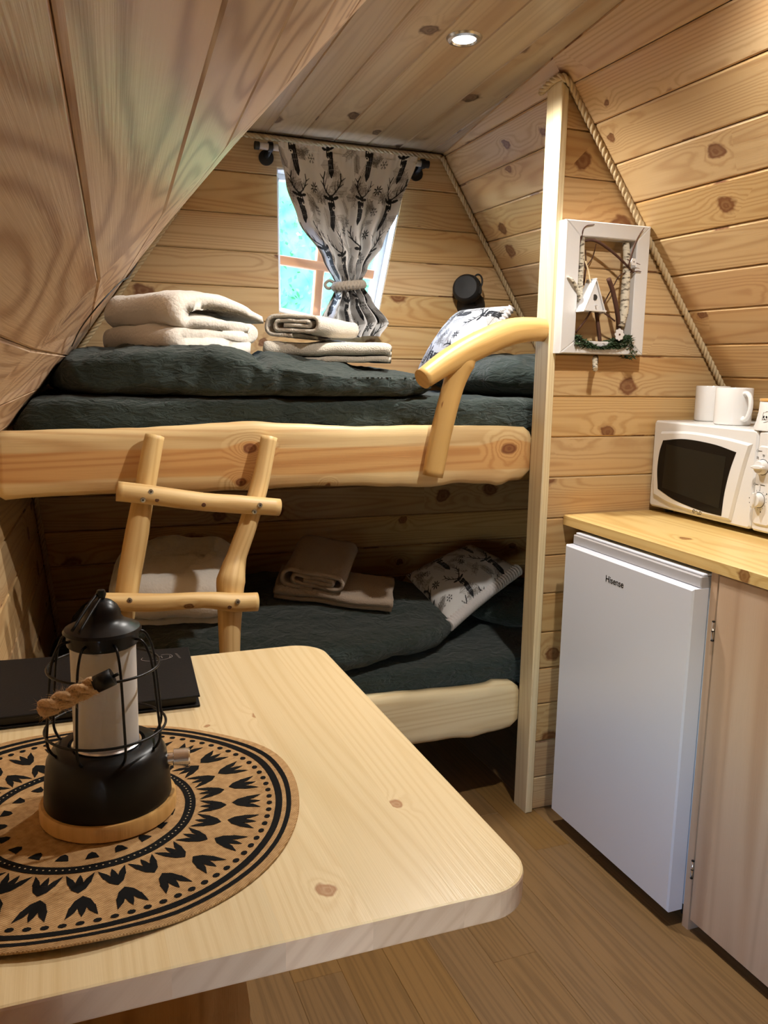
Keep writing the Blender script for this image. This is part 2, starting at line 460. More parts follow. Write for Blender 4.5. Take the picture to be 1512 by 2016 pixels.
def fabric(name, col, rough=.9, sc=900, st=.35, crinkle=0, sheen=.2, dist=.001, csc=26):
    m, N, L, B = new_mat(name)
    B.inputs['Base Color'].default_value = col; B.inputs['Roughness'].default_value = rough; B.inputs['Specular IOR Level'].default_value = .15
    B.inputs['Sheen Weight'].default_value = sheen
    tc = N.new('ShaderNodeTexCoord'); nz = N.new('ShaderNodeTexNoise'); nz.inputs['Scale'].default_value = sc; nz.inputs['Detail'].default_value = 2
    L.new(tc.outputs['Object'], nz.inputs['Vector']); h = nz.outputs[0]
    if crinkle:
        mp = N.new('ShaderNodeMapping'); mp.inputs['Scale'].default_value = (1, 1, 2.6); L.new(tc.outputs['Object'], mp.inputs[0])
        n2 = N.new('ShaderNodeTexNoise'); n2.inputs['Scale'].default_value = csc; n2.inputs['Detail'].default_value = 5; n2.inputs['Distortion'].default_value = 1.2
        L.new(mp.outputs[0], n2.inputs['Vector'])
        h = mathn(N, L, 'MULTIPLY_ADD', n2.outputs[0], crinkle, h)
    bp = N.new('ShaderNodeBump'); bp.inputs['Strength'].default_value = st; bp.inputs['Distance'].default_value = dist
    L.new(h, bp.inputs['Height']); L.new(bp.outputs[0], B.inputs['Normal'])
    return m
M['green'] = fabric('dark_green_muslin', srgb(50, 61, 57), crinkle=9, st=.8, dist=.0026)
M['towel'] = fabric('beige_terry', srgb(216, 206, 190), sc=330, st=.9, dist=.003)
M['towel2'] = fabric('taupe_terry', srgb(178, 160, 142), sc=330, st=.9, dist=.003)
M['fleece'] = fabric('cream_fleece', srgb(234, 226, 214), sc=120, st=.6, dist=.003, sheen=.5)
M['rope'] = fabric('jute_rope', srgb(204, 182, 144), sc=500, st=.8, dist=.001, sheen=0)
M['jute'] = fabric('coarse_jute', srgb(206, 168, 122), sc=400, st=1, dist=.002)
M['ropeknot'] = fabric('grey_cotton_rope', srgb(158, 146, 132), sc=500, st=.8)
M['plush'] = fabric('white_plush', srgb(214, 208, 206), sc=260, st=.8, dist=.002, sheen=.5)
# ------------------------------------------------------------------ the room shell
YB, YP, YE, YF = 2.85, 2.03, 1.07, -1.55      # back wall, partition, bend of the left slope, front wall
def zc(y): return 2.030+.068*(YB-y)            # the ceiling falls towards the back
BT = .018                                      # board thickness

def wall(name):
    return tag(empty(name), kind='structure')

# right slope: x as a function of (y, z), slightly twisted behind the partition
def xr(y, z):
    xp = (3.6823-z)/1.2988; xb = (4.036-z)/1.54
    t = max(0, (y-YP)/(YB-YP)); return xp+(xb-xp)*t
# left slope: behind and in front of the bend
def xE(z): return -.018+.927*(z-1.311)
def xR(z): return .102+.696*(z-1.371)
def xl(y, z):
    if y >= YE: t = (y-YE)/(YB-YE); return xE(z)+(xR(z)-xE(z))*t
    return xE(z)-.0661*(YE-y)
def zl(y, z): return z if y >= YE else z+.022*(YE-y)
KN_Z = 1.09
def xlow(y, z):                                # left wall below the knee
    f = 1-z/KN_Z
    xk = xl(y, KN_Z); x0 = xk+.118 if y >= YE else xk+.118
    return xk+(x0-xk)*f

# floor planks run towards the back wall
fl = wall('floor')
PW = .108; x = -.55; k = 0
rnd = random.Random(3)
while x < 2.15:
    ys = [YF]; yy = YF+rnd.uniform(.2, 1.0)
    while yy < YB: ys.append(yy); yy += rnd.uniform(.75, 1.35)
    ys.append(YB+.05)
    if ys[-1]-ys[-2] < .1: ys.pop(-2)
    x0 = 1.182+PW*(round((x-1.182)/PW)); x1 = x0+PW
    for a, b in zip(ys[:-1], ys[1:]):
        prism('plank', [(x0, a), (x1, a), (x1, b), (x0, b)], lambda u, v, d: (u, v, -d), .012, M['floor'], fl, bev=.0011, grain=(0, 1, 0))
    x += PW
box('subfloor', (-.7, YF-.1, -.08), (2.3, YB+.1, -.0125), M['backing'], fl, bev=0)

# back wall with an irregular, leaning window opening
WIN = [(.722, 1.472), (1.066, 1.408), (1.172, 1.935), (.716, 1.928)]        # CCW in (x, z)
wb = wall('wall_back')
shape = [(.027, 0), (1.83, 0), (1.913, 1.09), (1.303, 2.03), (.562, 2.03), (-.094, 1.09)]
z0 = 1.437-.113*13+.0
lv = [max(0, 1.437-.113*k) for k in range(13, -1, -1)]+[1.547, 1.66, 1.776, 1.905, 2.04]
lv[0] = 0
for a, b in zip(lv[:-1], lv[1:]):
    strip = clip_convex([(-.3, a), (2.3, a), (2.3, b), (-.3, b)], shape)
    if len(strip) < 3: continue
    sdd = random.random()*40
    for pc in minus_convex(strip, WIN, (3, 1, 0, 2)) if b > 1.40 else [strip]:
        if area(pc) < 2e-4: continue
        prism('board', pc, lambda u, v, d: (u, YB+d, v), BT, M['pine'], wb, bev=.0035, grain=(1, 0, 0), along=0, seed=sdd)
big = [(-.3, -.1), (2.2, -.1), (2.2, 2.2), (-.3, 2.2)]
for pc in minus_convex(big, WIN):
    prism('backing', pc, lambda u, v, d: (u, YB+BT+.001+d, v), .085, M['backing'], wb)

# partition between bunk and kitchen
wp = wall('wall_partition')
pshape = [(1.279, 0), (1.93, 0), (1.93, 3.6823-1.2988*1.93-.004), (1.279, 2.017)]
plv = [0, .102, .215, .332, .441, .55, .666, .777, .884, 1.001, 1.113, 1.225, 1.341, 1.457, 1.572, 1.687, 1.801, 1.92, 2.05]
for a, b in zip(plv[:-1], plv[1:]):
    strip = clip_convex([(1.2, a), (2.2, a), (2.2, b), (1.2, b)], pshape)
    if len(strip) >= 3: prism('board', strip, lambda u, v, d: (u, YP+d, v), BT, M['pine'], wp, bev=.0035, grain=(1, 0, 0), along=0)
prism('backing', [(1.2795, 0), (1.93, 0), (1.93, 1.17), (1.2795, 2.01)], lambda u, v, d: (u, YP+BT+d, v), .034, M['pine'], wp, grain=(1, 0, 0))

# right slope
wr = wall('wall_right')
rlv = [1.083]+[1.1925+.0919*k for k in range(0, 13)]
n_r = V((-1.2988, 0, -1)).normalized()
def fr(u, v, d): return V((xr(u, v), u, v))-n_r*d
for a, b in zip(rlv[:-1], rlv[1:]):
    for y0, y1 in ((YF, YP), (YP, YB)):
        pc = [(y0, a), (y1, a), (y1, b), (y0, b)]
        pc = clip(pc, .068, 1, 2.030+.068*YB-.001)
        if len(pc) >= 3 and area(pc) > 1e-3: prism('board', pc, fr, BT, M['pine'], wr, bev=.0035, grain=(0, 1, 0), along=0)
for k in range(14):
    for y0, y1 in ((YF-.1, YP), (YP, YB+.1)):
        a, b = 1.0+k*.1, 1.1+k*.1
        prism('backing', [(y0, a), (y1, a), (y1, b), (y0, b)], lambda u, v, d: fr(u, v, BT+.003+d), .06, M['backing'], wr)
def frl(u, v, d): return V((1.935-.06*(1-v/1.1)+d, u, v))
for k in range(9):
    a, b = k*.121, (k+1)*.121
    prism('board', [(YF, a), (YB, a), (YB, b), (YF, b)], frl, BT, M['pine'], wr, bev=.0035, grain=(0, 1, 0))
box('backing', (2.03, YF-.1, -.1), (2.10, YB+.1, 1.4), M['backing'], wr, bev=0)

# left slope: two facets with a bend, then the wall below the knee
wl_ = wall('wall_left')
FWIN = [(-.55, .52), (.15, .52), (.15, .98), (-.55, .98)]     # opening for the added, unseen window in the lower left wall, (y, z)
llv = [1.09, 1.148]+[1.229+.0815*k for k in range(0, 15)]
n_l2 = V((.80, .03, -.60)).normalized(); n_l1 = V((.73, -.063, -.68)).normalized()
for a, b in zip(llv[:-1], llv[1:]):
    for y0, y1, nn in ((YF, YE, n_l1), (YE, YB, n_l2)):
        pc = [(y0, a), (y1, a), (y1, b), (y0, b)]
        pc = clip(pc, .068+(.022 if y0 < YE and False else 0), 1, 2.030+.068*YB+.01)
        if len(pc) < 3 or area(pc) < 1e-3: continue
        g = (.066, .998, -.022) if y0 < YE else (.03, 1, 0)
        prism('board', pc, lambda u, v, d, nn=nn: V((xl(u, v), u, zl(u, v)))-nn*d, BT, M['pine_left'], wl_, bev=.0022, grain=g, along=0, gap=.0003)
for y0, y1, nn in ((YF-.1, YE, n_l1), (YE, YB+.1, n_l2)):
    for k in range(14):
        a, b = 1.0+k*.1, 1.1+k*.1
        prism('backing', [(y0, a), (y1, a), (y1, b), (y0, b)], lambda u, v, d, nn=nn: V((xl(u, v), u, zl(u, v)))-nn*(BT+.003+d), .06, M['backing'], wl_)
for k in range(10):
    a, b = k*.109, (k+1)*.109
    for y0, y1 in ((YF, YE), (YE, YB)):
        for pc in minus_convex([(y0, a), (y1, a), (y1, b), (y0, b)], FWIN, (3, 1, 0, 2)):
            prism('board', pc, lambda u, v, d: V((xlow(u, v)-d, u, v)), BT, M['pine'], wl_, bev=.0035, grain=(0, 1, 0), along=0)
for y0, y1 in ((YF-.1, YE), (YE, YB+.1)):
    for pc in minus_convex([(y0, -.1), (y1, -.1), (y1, 1.15), (y0, 1.15)], FWIN):
        prism('backing', pc, lambda u, v, d: V((xlow(u, v)-BT-.002-d, u, v)), .06, M['backing'], wl_)

# ceiling
ce = wall('ceiling')
xx = .68-.1155*4
while xx < 1.45:
    pc = [(xx, YF), (xx+.1155, YF), (xx+.1155, YB), (xx, YB)]
    pc = clip(pc, 1, -.06, 1.262-.06*YP)
    if len(pc) >= 3 and area(pc) > 1e-3:
        prism('board', pc, lambda u, v, d: (u, v, zc(v)+d), BT, M['pine_ceil'], ce, bev=.003, grain=(0, 1, 0))
    xx += .1155
prism('backing', [(.1, YF-.1), (1.6, YF-.1), (1.6, YB+.1), (.1, YB+.1)], lambda u, v, d: (u, v, zc(v)+BT+.002+d), .06, M['backing'], ce)

# front wall behind the photographer
wf = wall('wall_front')
for k in range(21):
    a, b = k*.115, (k+1)*.115
    prism('board', [(-.8, a), (2.2, a), (2.2, b), (-.8, b)], lambda u, v, d: (u, YF-d, v), BT, M['pine'], wf, bev=.0035, grain=(1, 0, 0), along=0)
prism('backing', [(-.9, -.1), (2.3, -.1), (2.3, 2.6), (-.9, 2.6)], lambda u, v, d: (u, YF-BT-.001-d, v), .05, M['backing'], wf)

# glass: clear panes that let light straight through
gm, N, L, B = new_mat('window_glass')
tr = N.new('ShaderNodeBsdfTransparent'); gl = N.new('ShaderNodeBsdfGlossy'); gl.inputs['Roughness'].default_value = .02
mx = N.new('ShaderNodeMixShader'); mx.inputs[0].default_value = .07
L.new(tr.outputs[0], mx.inputs[1]); L.new(gl.outputs[0], mx.inputs[2]); L.new(mx.outputs[0], N['Material Output'].inputs[0])
M['glass'] = gm

# window_1: the leaning window above the upper bunk
w1 = tag(empty('window_1'), 'small leaning window with wooden glazing bars behind the tied curtain', kind='structure')
def quad_pt(q, s, t):        # bilinear inside the opening
    a = V(q[0]).lerp(V(q[1]), s); b = V(q[3]).lerp(V(q[2]), s); return a.lerp(b, t)
M['jamb'] = plain('white_window_lining', (.80, .80, .80, 1), .5)
M['bar'] = wood('glazing_bar_pine', srgb(226, 160, 110), srgb(196, 128, 84), KN, vary=0, knot_p=.05)
for i in range(4):            # lining boards along the four sides of the opening
    p, q = V(WIN[i]), V(WIN[(i+1) % 4])
    e = (q-p).normalized(); nin = V((-e.y, e.x))
    poly = [tuple(p), tuple(q), tuple(q+nin*.004-e*.002), tuple(p+nin*.004+e*.002)]
    prism('lining', poly, lambda u, v, d: (u, YB+.004+d, v), .10, M['jamb'], w1)
inn = inset(WIN, .0045)
for i in range(4):            # sash
    p, q = V(inn[i]), V(inn[(i+1) % 4]); e = (q-p).normalized(); nin = V((-e.y, e.x))
    poly = [tuple(p), tuple(q), tuple(q+nin*.018-e*.014), tuple(p+nin*.018+e*.014)]
    prism('sash_rail', poly, lambda u, v, d: (u, YB+.062+d, v), .035, M['jamb'], w1)
def bar(p, q, wd, dy=0):
    p, q = V(p), V(q); e = (q-p).normalized(); nn = V((-e.y, e.x))*wd/2
    prism('glazing_bar', [tuple(p-nn), tuple(q-nn), tuple(q+nn), tuple(p+nn)], lambda u, v, d: (u, YB+.075+dy+d, v), .03-2*dy, M['bar'], w1, bev=.003, grain=(e.x, 0, e.y))
bar(quad_pt(inn, 0, .395), quad_pt(inn, 1, .395), .031)
bar(quad_pt(inn, .44, 0), quad_pt(inn, .44, 1), .031, .003)
for s0, s1 in ((0, .44), (.44, 1)):
    for t0, t1 in ((0, .395), (.395, 1)):
        poly = [tuple(quad_pt(inn, a, b)) for a, b in ((s0, t0), (s1, t0), (s1, t1), (s0, t1))]
        prism('pane', poly, lambda u, v, d: (u, YB+.09+d, v), .003, M['glass'], w1)
# added_window: unseen, added in the lower left wall for bluish daylight
w2 = tag(empty('added_window'), 'unseen window added in the left wall to let in daylight', kind='structure')
def fw2(u, v, d): return V((xlow(u, v)-.03-d, u, v))
for (a, b, c, d_) in ((-.55, .52, .15, .555), (-.55, .945, .15, .98), (-.55, .555, -.515, .945), (.115, .555, .15, .945), (-.215, .555, -.185, .945)):
    prism('sash_rail', [(a, b), (c, b), (c, d_), (a, d_)], fw2, .04, M['jamb'], w2, bev=.003)
for a, b in ((-.515, -.215), (-.185, .115)):
    prism('pane', [(a, .555), (b, .555), (b, .945), (a, .945)], lambda u, v, d: fw2(u, v, d+.018), .004, M['glass'], w2)
for nm, loc, sx, sy, rot in (('window_portal', (.92, YB+.10, 1.68), .48, .55, (math.radians(-90), 0, 0)), ('window_portal', (-.40, -.20, .75), .46, .70, (0, math.radians(-90), 0))):
    ld = bpy.data.lights.new(nm, 'AREA'); ld.shape = 'RECTANGLE'; ld.size = sx; ld.size_y = sy; ld.cycles.is_portal = True
    o = bpy.data.objects.new(nm, ld); COL.objects.link(o); o.location = loc; o.rotation_euler = rot

# post that closes the partition
post = mesh('bunk_post', [], [], None)
bpy.data.objects.remove(post)
post = prism('bunk_post', [(1.2552, 0), (1.2785, 0), (1.2785, 2.012), (1.2552, 2.03)], lambda u, v, d: (u, 2.016+d, v), .069, M['pale'], None, bev=.003, grain=(0, 0, 1))
tag(post, 'pale planed post from floor to ceiling between bunk and kitchen', 'post')

# ropes that cover the corner joints
def corner_rope(pts, label, r=.0088, fray=False):
    o = rope('corner_rope', pts, r, M['rope']); return tag(o, label, 'rope', 'jute ropes along the corner joints')
corner_rope(spline([(1.247, 2.105, 2.022), (1.247, 2.05, 2.035), (1.252, 2.012, 2.036), (1.275, 2.006, 2.022)], 5)+[(1.279+(.592)*t, 2.006+.012*t, 2.012-.592*1.2988*t) for t in (.05, .3, .6, 1)],
            'jute rope from the post top down between partition and right slope', .0095)
corner_rope([(xr(YB, z)-.012, YB-.012, z) for z in (2.018, 1.8, 1.6, 1.35, 1.2)], 'jute rope down the right slope of the back wall')
corner_rope([(.565, YB-.016, 2.016), (.9, YB-.018, 2.012), (1.292, YB-.014, 2.016)], 'jute rope along the top of the back wall above the curtain')
corner_rope([(xR(z)+.013, YB-.012, z) for z in (2.015, 1.8, 1.6, 1.4, 1.30)], 'jute rope down the left slope of the back wall')
corner_rope([(xlow(YB, z)+.01, YB-.012, z) for z in (1.0, .8, .6, .4)], 'jute rope in the left back corner below the upper bunk')

# thin cable on the left slope
tube('cable', spline([(xl(2.80, 1.60)+.004, 2.80, 1.60), (xl(2.4, 1.52)+.006, 2.4, 1.52), (xl(1.75, 1.45)+.006, 1.75, 1.45), (xl(1.6, 1.40)+.006, 1.6, 1.40), (xl(1.7, 1.36)+.006, 1.7, 1.36), (xl(2.0, 1.33)+.008, 2.0, 1.33)], 8), .0014, M['blackmatt'], None, n=6)
tag(bpy.data.objects['cable'], 'thin dark cable looping on the left slope near the corner rope', 'cable')

# ceiling spotlights
def spotlight(x, y, pw, label):
    t = empty('ceiling_spotlight', (x, y, zc(y))); tag(t, label, 'spotlight', 'recessed ceiling spotlights')
    sl = math.atan(-.068)
    def P(o): o.parent = t; o.rotation_euler = (-.068, 0, 0); return o
    P(lathe('bezel', [(.028, -.004), (.031, -.007), (.040, -.005), (.044, -.0005), (.044, .001), (.028, .001)], (0, 0, 0), M['bulb'], None, n=32, cap=False))
    P(lathe('lens', [(.0, -.0035), (.0285, -.0025)], (0, 0, 0), M['lens'], None, n=24, cap=False))
    ld = bpy.data.lights.new('spot_beam', 'SPOT'); ld.energy = LAMP_W*pw; ld.color = LAMP_COL; ld.spot_size = math.radians(150); ld.spot_blend = .55; ld.shadow_soft_size = .03
    lo = bpy.data.objects.new('spot_beam', ld); COL.objects.link(lo); lo.parent = t; lo.location = (0, 0, -.014)
    return t
lm, N, L, B = new_mat('spot_lens')
em = N.new('ShaderNodeEmission'); em.inputs[0].default_value = (1, .95, .85, 1); em.inputs[1].default_value = 14
L.new(em.outputs[0], N['Material Output'].inputs[0]); M['lens'] = lm
for (x, y, pw), lb in zip(SPOTS, ('lit round recessed spotlight in the ceiling above the bunk', 'unseen recessed spotlight added in the ceiling above the kitchen floor')):
    spotlight(x, y, pw, lb)

# outside: ground and trees
gr = mesh('ground', [(-20, -20, -.6), (30, -20, -.6), (30, 40, -.6), (-20, 40, -.6)], [[0, 1, 2, 3]], plain('gravel_ground', (.16, .15, .14, 1), .9, spec=0)); tag(gr, kind='structure')
lm, N, L, B = new_mat('leaves')
B.inputs['Roughness'].default_value = .9; B.inputs['Specular IOR Level'].default_value = 0
oi = N.new('ShaderNodeTexCoord'); nz = N.new('ShaderNodeTexNoise'); nz.inputs['Scale'].default_value = 9; L.new(oi.outputs['Object'], nz.inputs[0])
mxc = N.new('ShaderNodeMix'); mxc.data_type = 'RGBA'; mxc.inputs[6].default_value = (.004, .07, .035, 1); mxc.inputs[7].default_value = (.07, .24, .10, 1); L.new(nz.outputs[0], mxc.inputs[0]); L.new(mxc.outputs[2], B.inputs['Base Color'])
M['leaf'] = lm
def tree(name, cx, cy, cz, rx, ry, rz, nleaf, label, seed):
    t = empty(name, (cx, cy, -.6)); tag(t, label, 'tree', 'trees outside the window')
    rg = np.random.default_rng(seed)
    d = rg.normal(size=(nleaf, 3)); d /= np.linalg.norm(d, axis=1)[:, None]
    r = rg.uniform(.72, 1.0, size=(nleaf, 1)); c = d*r*np.array([[rx, ry, rz]])+np.array([[0, 0, cz+.6]])
    c += rg.normal(size=c.shape)*.06
    a = rg.normal(size=(nleaf, 3)); a /= np.linalg.norm(a, axis=1)[:, None]
    b = np.cross(a, d+rg.normal(size=(nleaf, 3))*.5); b /= np.linalg.norm(b, axis=1)[:, None]
    s = rg.uniform(.022, .042, size=(nleaf, 1))
    vs = np.stack([c-a*s, c-b*s*.55, c+a*s, c+b*s*.55], 1).reshape(-1, 3)
    o = mesh('foliage', vs.tolist(), [[4*i, 4*i+1, 4*i+2, 4*i+3] for i in range(nleaf)], M['leaf'], t); o['kind'] = 'stuff'
    core = soft_box('crown', (0, 0, cz+.6), (rx*.74, ry*.74, rz*.74), M['leaf'], t, n=2.2, res=(10, 10, 10), deform=lambda p, q: p+q*.25*noise.noise(p*1.5))
    tube('trunk', [(0, 0, 0), (.05, 0, max(.6, cz-rz*.4)+.6)], [.18, .12], M['log'], t, n=10)
tree('leafy_tree', 3.0, 8.6, 3.2, 2.2, 1.2, 3.8, 20000, 'sunlit green tree filling the window view', 1)
tree('leafy_tree', 7.3, 9.4, 2.2, 1.9, 1.2, 2.4, 6000, 'sunlit green tree at the right of the window view', 2)
tree('leafy_tree', -1.3, 9.6, 2.0, 1.6, 1.2, 2.2, 4000, 'sunlit green tree at the left, mostly hidden by the wall', 3)
# ------------------------------------------------------------------ bunks
def live_board(name, top, bot, y0, th, mat, parent, n=70):
    """board with wavy upper and lower edges, rounded towards the bark side"""
    def ev(tab, x):
        if x <= tab[0][0]: return tab[0][1]
        for (a, b), (c, d) in zip(tab[:-1], tab[1:]):
            if x <= c:
                t = (x-a)/(c-a); t = t*t*(3-2*t); return b+(d-b)*t
        return tab[-1][1]
    x0, x1 = max(top[0][0], bot[0][0]) if False else top[0][0], top[-1][0]
    vs = []; fs = []; uvs = []; prof = [(0.0, -.010), (.012, 0), (.04, 0)]
    m = 0
    for i in range(n+1):
        x = x0+(x1-x0)*i/n; e = min(i, n-i)/n*(x1-x0)
        zt = ev(top, x)+.003*noise.noise((x*14, 3, 0)); zb = ev(bot, x)+.003*noise.noise((x*14, 9, 0))
        rd = .014*max(0, 1-e/.014)**2
        zt -= rd; zb += rd
        pts = [(y0+.010, zt), (y0+.001, zt-.012), (y0, zt-.03), (y0, (zt+zb)/2), (y0, zb+.03), (y0+.001, zb+.012), (y0+.012, zb), (y0+th, zb+.004), (y0+th, zt-.002)]
        m = len(pts)
        for p in pts: vs.append((x, p[0], p[1]))
    for i in range(n):
        for k in range(m):
            k2 = (k+1) % m; fs.append([i*m+k, i*m+k2, (i+1)*m+k2, (i+1)*m+k])
    fs.append([k for k in reversed(range(m))]); fs.append([n*m+k for k in range(m)])
    o = mesh(name, vs, fs, mat, parent)
    bm = bmesh.new(); bm.from_mesh(o.data); bmesh.ops.recalc_face_normals(bm, faces=bm.faces[:]); bm.to_mesh(o.data); bm.free()
    me = o.data; l = me.uv_layers.new(name='UVMap')
    zm = (top[0][1]+bot[0][1])/2
    for p in me.polygons:
        for li in p.loop_indices:
            c = me.vertices[me.loops[li].vertex_index].co
            l.data[li].uv = (c.x, c.z-zm+(c.y-y0)*.6) if abs(p.normal.x) < .8 else (c.y*.3, c.z-zm)
    me.shade_smooth(); return o

BF = 2.085
ub = tag(empty('upper_bunk', (0.6, BF, 0)), 'upper bunk with a wide live-edge front board', 'bunk')
lb = tag(empty('lower_bunk', (0.6, BF, 0)), 'lower bunk with a live-edge front board near the floor', 'bunk')
def keep(o, par):          # parent while keeping the mesh where it is
    o.parent = par; o.matrix_parent_inverse = par.matrix_world.inverted() if False else Matrix.Translation(-V(par.location)); return o
keep(live_board('side_board', [(-.128, 1.139), (.006, 1.143), (.185, 1.145), (.315, 1.150), (.389, 1.157), (.464, 1.159), (.541, 1.153), (.73, 1.144), (.946, 1.145), (1.114, 1.143), (1.254, 1.138)],
     [(-.128, .982), (-.033, .988), (.134, .989), (.336, .986), (.488, .986), (.528, .989), (.649, .991), (.80, .984), (.951, .977), (1.027, .984), (1.121, .982), (1.162, .973), (1.202, .986), (1.254, .990)], BF, .04, M['bed'], None), ub)
keep(live_board('side_board', [(-.05, .392), (.4, .398), (.799, .394), (.969, .387), (1.098, .383), (1.156, .383), (1.172, .391), (1.254, .384)],
     [(-.05, .236), (.5, .24), (.942, .234), (1.054, .233), (1.104, .229), (1.171, .235), (1.254, .243)], BF, .04, M['pale'], None), lb)
keep(box('bed_base', (-.07, BF+.042, 1.085), (1.85, YB-.005, 1.103), M['pine'], None, grain=(1, 0, 0)), ub)
keep(box('bed_base', (-.03, BF+.042, .325), (1.85, YB-.005, .343), M['pine'], None, grain=(1, 0, 0)), lb)
for par, z in ((ub, 1.04), (lb, .28)):
    keep(box('bearer', (.0, YB-.045, z), (1.85, YB-.004, z+.045), M['pine'], None, grain=(1, 0, 0)), par)

def wrinkle(amp, sc, seed, ax=(1, 1, 1)):
    def f(p, q):
        d = noise.fractal(V((p.x*sc*ax[0]+seed, p.y*sc*ax[1], p.z*sc*ax[2])), .9, 2.1, 4)
        return p+q.normalized()*amp*d
    return f
def chain(*fs):
    def f(p, q):
        for g in fs: p = g(p, q)
        return p
    return f

# mattresses
def clampx(p, q):                                    # stay clear of the left slope
    lim = (xl(p.y, p.z) if p.z > KN_Z else xlow(p.y, p.z))+.006
    if p.x < lim: p.x = lim+(p.x-lim)*.02
    return p
def sag_sheet(p, q):
    p.z += .004*noise.noise((p.x*6, p.y*3, 2)); return p
o = soft_box('mattress', (.86, 2.482, 1.160), (.955, .352, .0565), M['green'], None, n=9, res=(150, 40, 12), deform=chain(sag_sheet, wrinkle(.006, 16, 3, (1, 1, 1.6)), clampx))
tag(o, 'upper mattress in a crinkled dark green fitted sheet', 'mattress')
o = soft_box('mattress', (.88, 2.482, .395), (.93, .352, .052), M['green'], None, n=9, res=(130, 40, 12), deform=chain(sag_sheet, wrinkle(.005, 12, 13), clampx))
tag(o, 'lower mattress in a smooth dark green fitted sheet', 'mattress')

# duvets
def du_up(p, q):
    x = p.x
    p.z += .012*math.sin((x-.1)*5.2)*(q.z > 0) - (.026*max(0, min(1, (x-.45)/.4)))*max(0, q.z) - .05*max(0, min(1, (x-.40)/.2))*max(0, 2.42-p.y)*max(0, q.z)/.3
    p.y += .018*math.sin(x*7)*(q.y < -.5)
    # crease across the duvet at x = .52
    if q.z > -.2: p.z -= .018*math.exp(-((x-.525-.12*(p.y-2.3))/.018)**2)
    if q.y < -.3: p.y += .014*math.exp(-((x-.545)/.02)**2)
    return p
def lay(zm):                                   # keep the underside resting on the mattress
    def f(p, q):
        if p.z < zm: p.z = zm+(p.z-zm)*.05
        return p
    return f
o = soft_box('duvet', (.515, 2.470, 1.270), (.515, .352, .062), M['green'], None, n=5.0, res=(110, 60, 20), deform=chain(du_up, wrinkle(.014, 6, 5), wrinkle(.006, 20, 8, (1, 1, .7)), lay(1.219), clampx))
tag(o, 'puffy dark green duvet on the upper bunk under the towels', 'duvet')
def du_lo(p, q):
    if q.z > 0: p.z += .14*max(0, (p.y-2.28))*q.z+.02*math.sin(p.x*5+.6)*q.z
    p.x += .06*max(0, q.x)*math.sin((p.y-2.1)*4)
    return p
o = soft_box('duvet', (.57, 2.47, .508), (.555, .345, .068), M['green'], None, n=2.9, res=(100, 60, 20), deform=chain(du_lo, wrinkle(.016, 5, 21), wrinkle(.003, 20, 9), lay(.449), clampx))
tag(o, 'puffy dark green duvet in the shade of the lower bunk', 'duvet')

# bed pillows
def pil(p, q):
    p.z += .02*q.z*(1-max(abs(q.x), abs(q.y))**2); return p
o = soft_box('pillow', (1.44, 2.46, 1.270), (.27, .33, .055), M['green'], None, n=2.6, res=(50, 50, 16), deform=chain(pil, wrinkle(.013, 9, 33), lay(1.2185)))
o.rotation_euler = (0, 0, 0)
tag(o, 'dark green bed pillow behind the branch handrail on the upper bunk', 'pillow')
o = soft_box('pillow', (1.52, 2.56, .484), (.22, .24, .040), M['green'], None, n=2.6, res=(50, 50, 16), deform=chain(pil, wrinkle(.012, 9, 44), lay(.447)))
tag(o, 'dark green bed pillow in the far corner of the lower bunk', 'pillow')

